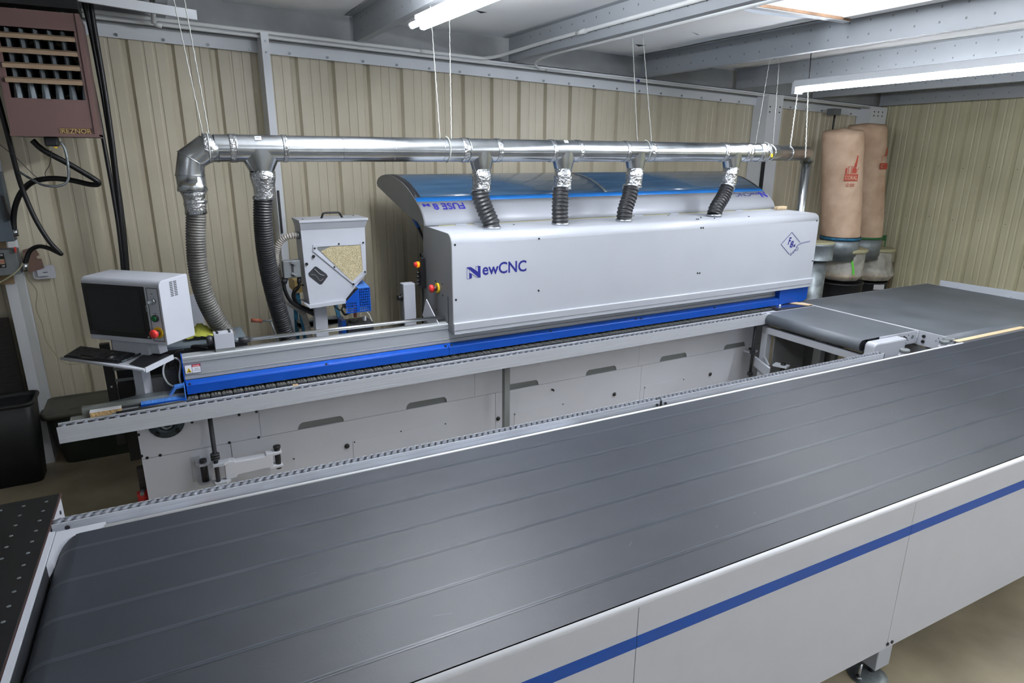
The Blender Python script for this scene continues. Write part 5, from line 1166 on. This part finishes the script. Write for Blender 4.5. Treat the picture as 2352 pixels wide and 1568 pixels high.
t1 = plasticbag(q1.x, q1.y, [(.232, b1b.z-.17), (.236, b1b.z-.23), (.242, (z1b+b1b.z-.25)/2), (.245, z1b+.07), (.20, z1b+.01), (.0, z1b)], 'clear plastic dust bag under the nearer filter bag', 1)
t2 = plasticbag(q2.x, q2.y, [(.245, b2b.z-.19), (.252, b2b.z-.26), (.275, (z2b+b2b.z-.28)/2), (.30, z2b+.08), (.25, z2b+.01), (.0, z2b)], 'clear plastic dust bag under the farther filter bag', 8)
def strap(parent, c, r0, r1, z0, z1, ang, m='green_strap'):
    a = math.atan2(view.y, view.x)+ang; n_ = Vector((math.cos(a), math.sin(a), 0)); u = Vector((-n_.y, n_.x, 0)); b = MB(); v = []
    for k in range(9):
        s_ = k/8; r = r0+(r1-r0)*s_; z = z0+(z1-z0)*s_; q = Vector((c[0], c[1], z))+n_*r+u*(.05*math.sin(s_*1.6)-.02); v += [q-u*.012, q+u*.012]
    b.add(v, [(2*k, 2*k+1, 2*k+3, 2*k+2) for k in range(8)]).build('green_strap', m, parent, solid=.002)
strap(t1, (q1.x, q1.y), .238, .258, b1b.z-.24, z1b+.10, .42); strap(t2, (q2.x, q2.y), .25, .29, b2b.z-.27, z2b+.16, -.62)
# drums under the bags, fan housing and inlet pipe
def drum(x, y, r, h, label, m='dark'):
    t = thing('waste_drum', label, 'drum', (x, y, 0), 'dark drums under the filter bags')
    MB().lathe((x, y, 0), [(r*.92, 0), (r, .05), (r, h*.45), (r+.006, h*.46), (r+.006, h*.48), (r, h*.49), (r*1.0, h-.02), (r+.012, h-.015), (r+.012, h), (r-.02, h), (r-.02, h-.3), (0, h-.3)], 32).build('drum_body', m, t)
    return t
drum(q1.x, q1.y, .26, z1b-.02, 'dark drum below the nearer dust bag'); d2 = drum(q2.x, q2.y, .25, z2b-.02, 'dark drum with torn white label below the farther dust bag')
p = (8.176,5.120,0.715); MB().obox((q2.x-.10, q2.y-.235, z2b-.07), (1, -.35, 0), (.35, 1, 0), (0, 0, 1), .08, .003, .035).build('torn_label', 'white_dim', d2)
cy = thing('inlet_drum', 'galvanised cylinder with flared head left of the filter bags', 'duct', (6.55, 4.72, 0))
ci = (6.517,4.720,1.139)
MB().lathe((ci[0], 4.72, 0), [(.125, 0), (.125, 1.16)], 32).build('pipe', 'galv_dull', cy)
MB().lathe((ci[0], 4.72, 0), [(.175, 1.165), (.18, 1.17), (.175, 1.175), (.175, 1.325), (.183, 1.33), (.183, 1.35), (.06, 1.36), (0, 1.36)], 32).build('head', 'galv_blue', cy)
MB().lathe((ci[0], 4.72, 1.345), [(.183, 0), (.175, .02), (.12, .022), (0, .022)], 24, wob=lambda a, v: 1+.03*noise.noise(Vector((a*20, v, 0)))).build('dusty_rim', 'cord_yellow', cy)
# ================================================================== UNIT HEATER
ht = thing('unit_heater', 'dusty pink unit heater with louvres hanging at upper left', 'heater', (-.5, 5.05, 2.38))
x0, x1 = -.712, -.287; zb, zt = 2.405, 3.10; zo0, zo1 = 2.607, 3.001
MB().box(x0, x1, 5.02, 5.03, zo1, zt).box(x0, x1, 5.02, 5.03, zb, zo0).box(x0, x0+.03, 5.02, 5.03, zo0, zo1).box(x1-.018, x1, 5.02, 5.03, zo0, zo1).build('front_panel', 'reznor', ht)
MB().box(x0-.005, x0, 5.015, 5.45, zb-.005, zt).box(x1, x1+.022, 5.01, 5.45, zb-.012, zt).box(x0-.01, x1+.022, 5.0, 5.45, zb-.018, zb).box(x0, x1, 5.03, 5.45, zt-.005, zt).build('casing', 'reznor', ht)
MB().box(x0, x1, 5.40, 5.45, zb, zt).build('back_panel', 'black', ht)
for k in range(4):
    z = zo0+.085+k*.082
    MB().prism([(5.005, z), (5.0, z+.022), (5.03, z+.034), (5.035, z+.006)], 'x', x0+.02, x1-.02).build('louvre', 'reznor_trim', ht)
for k in range(6):
    x = x0+.045+k*.070
    MB().prism([(x, 5.10), (x+.012, 5.06), (x+.026, 5.10), (x+.026, 5.3), (x, 5.3)], 'z', zo0+.12, zo1).add([(x-.006, 5.07, zo0), (x+.013, 5.05, zo0), (x+.036, 5.07, zo0), (x+.036, 5.2, zo0), (x-.006, 5.2, zo0), (x, 5.10, zo0+.12), (x+.012, 5.06, zo0+.12), (x+.026, 5.10, zo0+.12), (x+.026, 5.2, zo0+.12), (x, 5.2, zo0+.12)], [(k_, (k_+1) % 5, 5+(k_+1) % 5, 5+k_) for k_ in range(5)]).build('heat_exchanger_tube', 'galv_blue', ht)
MB().lathe((-.50, 5.36, (zo0+zo1)/2), [(.19, 0), (.19, .005), (.165, .005), (.165, 0)], 28, axis=(0, -1, 0)).build('fan_guard', 'cord_yellow', ht)
rp = MB().box(-0.465, -0.297, 5.014, 5.019, 2.403, 2.440).build('name_plate', 'brown_dark', ht)
ra0, ra1 = (-0.461,5.000,2.407), (-0.303,5.000,2.436)
text('plate_lettering', 'REZNOR', (ra0[0], 5.0135, ra0[2]), (1, 0, 0), (0, 0, 1), ra1[0]-ra0[0], ra1[2]-ra0[2], 'gold', rp, bold=.01)
poly2('plate_border', [line2(p, q, .0025) for p, q in (((0, 0), (.156, 0)), ((.156, 0), (.156, .033)), ((.156, .033), (0, .033)), ((0, .033), (0, 0)))], (ra0[0]-.006, 5.0138, ra0[2]-.005), (1, 0, 0), (0, 0, 1), 'gold', rp)
MB().box(-0.569, -0.496, 5.08, 5.16, 2.33, 2.39).build('gas_valve', 'dark', ht, bevel=.01)
MB().box(-0.520, -0.504, 5.06, 5.08, 2.318, 2.328).build('yellow_tag', 'yellow', ht)
MB().tube([(-0.487,5.100,2.359), (-0.468,5.100,2.306), (-0.469,5.100,2.199), (-0.486,5.100,2.118), (-0.538,5.100,2.086), (-0.620,5.120,2.092), (-0.692,5.200,2.131), (-0.756,5.300,2.169)], .008, 8, 12, rfun=lambda t, L: .0075+.001*math.sin(L*2*math.pi/.012)).build('flex_conduit', 'galv_dull', ht)
MB().tube([(-0.541,5.100,2.306), (-0.561,5.100,2.226), (-0.595,5.100,2.173), (-0.609,5.150,2.137), (-0.656,5.200,2.136), (-0.739,5.200,2.252), (-0.812,5.200,2.338)], .002, 6).build('thin_wire', 'black', ht)
MB().cyl((-.60, 5.2, zt), (-.60, 5.2, 3.40), .008, 8).cyl((-.36, 5.2, zt), (-.36, 5.2, 3.40), .008, 8).build('hanger_rod', 'galv_dull', ht)
MB().box(x0-.1, x1+.02, 5.05, 5.4, zt+.03, zt+.14).build('flue_box', 'black', ht)
# ------------------------------------------------ cables and electrics at the left
def cable(label, pts, r, m='black', group=None): o = MB().tube(pts, r, 10, 8).build('cable', m); return tag(o, label, 'cable', group)
for i, (a, c, e, r) in enumerate(((168, 205, 272, .014), (186, 222, 280, .012), (203, 238, 287, .016), (210, 245, 291, .014))):
    P = [(0, -30), (0, 60), (0, 250), (0, 450), (0, 660)]
    pts = {0: [(-0.332,5.500,3.358), (-0.301,5.500,3.155), (-0.279,5.500,2.723), (-0.269,5.500,2.294), (-0.267,5.500,1.777), (-0.296,5.500,1.262)], 1: [(-0.277,5.520,3.369), (-0.249,5.550,3.168), (-0.236,5.580,2.732), (-0.239,5.600,2.294), (-0.263,5.600,1.767), (-0.302,5.600,1.243)], 2: [(-0.207,5.500,3.373), (-0.214,5.500,3.163), (-0.212,5.500,2.727), (-0.221,5.500,2.294), (-0.245,5.500,1.776), (-0.274,5.500,1.259)], 3: [(-0.243,5.600,3.389), (-0.238,5.600,3.068), (-0.224,5.600,2.677), (-0.227,5.600,2.264), (-0.238,5.600,1.766), (-0.273,5.600,1.240)]}[i]
    cable(['leftmost black cable of the bundle hanging behind the console', 'thin black cable second from left in the hanging bundle', 'thick black cable at the front right of the hanging bundle', 'black cable at the back right of the hanging bundle'][i], pts, r, group='black cables hanging beside the heater')
c_ = cable('thick black conduit looping from heater to the upper switch box', [(-0.643,5.200,2.366), (-0.594,5.200,2.306), (-0.489,5.200,2.233), (-0.403,5.200,2.169), (-0.333,5.200,2.112), (-0.333,5.220,2.089), (-0.382,5.250,2.088), (-0.492,5.300,2.116), (-0.605,5.350,2.125), (-0.710,5.400,2.102), (-0.787,5.450,2.038), (-0.839,5.480,1.952), (-0.869,5.500,1.864), (-0.881,5.500,1.782)], .018)
MB().cyl((-0.878,5.500,1.788), (-0.881,5.500,1.741), .022, 14).build('conduit_fitting', 'galv', c_)
c_ = cable('black conduit sweeping down to the lower switch box', [(-0.793,5.300,2.682), (-0.779,5.300,2.424), (-0.774,5.320,2.210), (-0.766,5.350,2.057), (-0.731,5.350,1.871), (-0.683,5.350,1.723), (-0.635,5.350,1.637), (-0.627,5.360,1.620), (-0.654,5.400,1.631), (-0.705,5.450,1.655), (-0.765,5.500,1.662), (-0.822,5.520,1.630), (-0.861,5.520,1.547)], .015)
MB().cyl((-0.860,5.500,1.553), (-0.867,5.500,1.498), .020, 14).build('conduit_fitting', 'galv', c_)
pb = MB().box(-1.32, -.955, 5.59, 5.60, 1.40, 2.05).build('plywood_board', 'plywood', bevel=.001); tag(pb, 'plywood backing board behind the grey switch boxes', 'board')
sb1 = thing('switch_box', 'dark blue grey switch box with side lever at left edge', 'electrical box', (-1.2, 5.5, 1.7))
MB().box(-1.35, -0.887, 5.47, 5.588, 1.708, 2.166).build('casing', 'electric', sb1, bevel=.004)
MB().prism([(a[0], a[2]) for a in ((-0.903,5.460,2.018), (-0.888,5.460,2.006), (-0.882,5.460,1.853), (-0.898,5.460,1.845))], 'y', 5.44, 5.47).build('switch_lever', 'black', sb1)
sb2 = thing('switch_box', 'light grey switch box marked ON and OFF', 'electrical box', (-1.15, 5.5, 1.45))
s0, s1 = (-0.872,5.470,1.654), (-0.890,5.470,1.481)
MB().box(-1.35, s1[0], 5.47, 5.588, s1[2], s0[2]).build('casing', 'electric_grey', sb2, bevel=.004)
MB().prism([(a[0], a[2]) for a in ((-0.892,5.460,1.672), (-0.883,5.460,1.671), (-0.886,5.460,1.636), (-0.893,5.460,1.639))], 'y', 5.44, 5.47).build('red_lever', 'red', sb2)
pa_, pc_ = (-0.998,5.468,1.633), (-0.960,5.468,1.535)
lbp = MB().box(pa_[0], pc_[0], 5.4675, 5.4695, pc_[2], pa_[2]).build('switch_label', 'black', sb2); wd_ = pc_[0]-pa_[0]; hh_ = pa_[2]-pc_[2]
poly2('label_field', [[(wd_*.1, hh_*.25), (wd_*.9, hh_*.25), (wd_*.9, hh_*.6), (wd_*.1, hh_*.6)]], (pa_[0], 5.4674, pc_[2]), (1, 0, 0), (0, 0, 1), 'reznor_trim', lbp)
poly2('label_line', [[(wd_*.1, hh_*.40), (wd_*.9, hh_*.40), (wd_*.9, hh_*.44), (wd_*.1, hh_*.44)]], (pa_[0], 5.4664, pc_[2]), (1, 0, 0), (0, 0, 1), 'red', lbp)
text('label_text', 'ON', (pa_[0]+wd_*.42, 5.4665, pc_[2]+hh_*.82), (1, 0, 0), (0, 0, 1), wd_*.4, hh_*.12, 'white', lbp, bold=.01)
text('label_text', 'OFF', (pa_[0]+wd_*.36, 5.4665, pc_[2]+hh_*.05), (1, 0, 0), (0, 0, 1), wd_*.5, hh_*.12, 'white', lbp, bold=.01)
bk = MB().prism([(a[0], a[2]) for a in ((-0.915,5.800,1.599), (-0.841,5.800,1.623), (-0.818,5.800,1.557), (-0.841,5.800,1.546), (-0.838,5.800,1.530), (-0.812,5.800,1.528), (-0.805,5.800,1.459), (-0.908,5.800,1.428))], 'y', 5.86, 5.868).build('bracket_plate', 'bracket'); tag(bk, 'brown metal plate with notch on wall behind the thermostat', 'plate')
ta_, tc_ = (-0.885,5.860,1.374), (-0.745,5.860,1.475)
th = thing('thermostat', 'white thermostat on rounded white wall plate', 'thermostat', (ta_[0], 5.87, ta_[2]))
MB().prism(rrect(ta_[0], tc_[0], ta_[2], tc_[2], .018), 'y', 5.885, 5.893).build('wall_plate', 'white_dim', th)
MB().box(ta_[0]+.03, tc_[0]-.04, 5.862, 5.885, ta_[2]+.022, tc_[2]-.03).build('thermostat_body', 'white_dim', th, bevel=.003)
MB().box(ta_[0]+.065, ta_[0]+.095, 5.8612, 5.8622, tc_[2]-.052, tc_[2]-.047).build('vent', 'dark', th)
cable('thin pale cord hanging from the lower switch box to the tray', [(-0.870,5.550,1.491), (-0.877,5.600,1.427), (-0.856,5.700,1.318), (-0.888,5.750,1.180), (-0.879,5.800,1.043), (-0.878,5.800,0.923), (-0.841,5.800,0.813), (-0.810,5.800,0.745), (-0.759,5.800,0.709), (-0.646,5.800,0.702)], .003, 'cord_yellow')
cable('pale cord draped across the lower switch box', [(-0.866,5.460,1.559), (-0.886,5.460,1.528), (-0.932,5.460,1.486), (-1.012,5.460,1.438), (-1.063,5.460,1.422)], .005, 'cord_yellow')
# ------------------------------------------------ bins at the left
wb = thing('waste_bin', 'tall black rectangular plastic waste bin standing by the left column', 'bin', (-1.2, 5.5, 0))
def rr3(cx, cy, hx, hy, r, z, n=5): return [(p[0], p[1], z) for p in rrect(cx-hx, cx+hx, cy-hy, cy+hy, r, n)]
def loft(b, rings, cap0=True, cap1=False):
    o = len(b.v); n = len(rings[0])
    for R in rings: b.v += R
    for j in range(len(rings)-1):
        for k in range(n): b.f.append((o+j*n+k, o+j*n+(k+1) % n, o+(j+1)*n+(k+1) % n, o+(j+1)*n+k)); b.sm.append(True)
    if cap0: b.f.append(tuple(o+k for k in range(n))[::-1]); b.sm.append(False)
    if cap1: b.f.append(tuple(o+(len(rings)-1)*n+k for k in range(n))); b.sm.append(False)
    return b
cx, cyy = -1.150, 5.405
loft(MB(), [rr3(cx, cyy, .165, .115, .05, .0), rr3(cx, cyy, .20, .145, .05, .60), rr3(cx, cyy, .195, .140, .05, .602), rr3(cx, cyy, .16, .11, .045, .02)], True, True).build('bin_body', 'bin_black', wb)
loft(MB(), [rr3(cx, cyy, .200, .145, .05, .585), rr3(cx, cyy, .215, .160, .06, .60), rr3(cx, cyy, .213, .158, .06, .615), rr3(cx, cyy, .192, .137, .05, .615), rr3(cx, cyy, .192, .137, .05, .585)], False, False).build('bin_rim', 'bin_black', wb)
tt = thing('storage_tote', 'dark green plastic storage tote with lid on the floor', 'container', (-.55, 5.7, 0))
cx, cyy = -.535, 5.66
loft(MB(), [rr3(cx, cyy, .335, .13, .06, 0), rr3(cx, cyy, .40, .185, .06, .405)], True, False).build('tote_body', 'tote', tt)
loft(MB(), [rr3(cx, cyy, .425, .215, .06, .395), rr3(cx, cyy, .425, .215, .06, .435), rr3(cx, cyy, .41, .20, .05, .44), rr3(cx, cyy, .39, .18, .05, .425)], True, True).build('tote_lid', 'tote_lid', tt)
MB().box(cx-.25, cx+.35, cyy-.11, cyy+.11, .424, .432).build('lid_panel', 'tote_lid', tt, bevel=.004)
MB().box(-1.9, -1.075, 5.80, 5.82, 0, 1.12).build('leaning_board', 'darkwood'); tag(col.objects[-1], 'dark weathered board leaning on the wall left of the white column', 'board')
MB().box(-1.60, -1.42, 5.16, 5.18, 0, .55).build('metal_sheet', 'tote'); tag(col.objects[-1], 'dark greenish metal sheet edge beside the black bin', 'sheet')
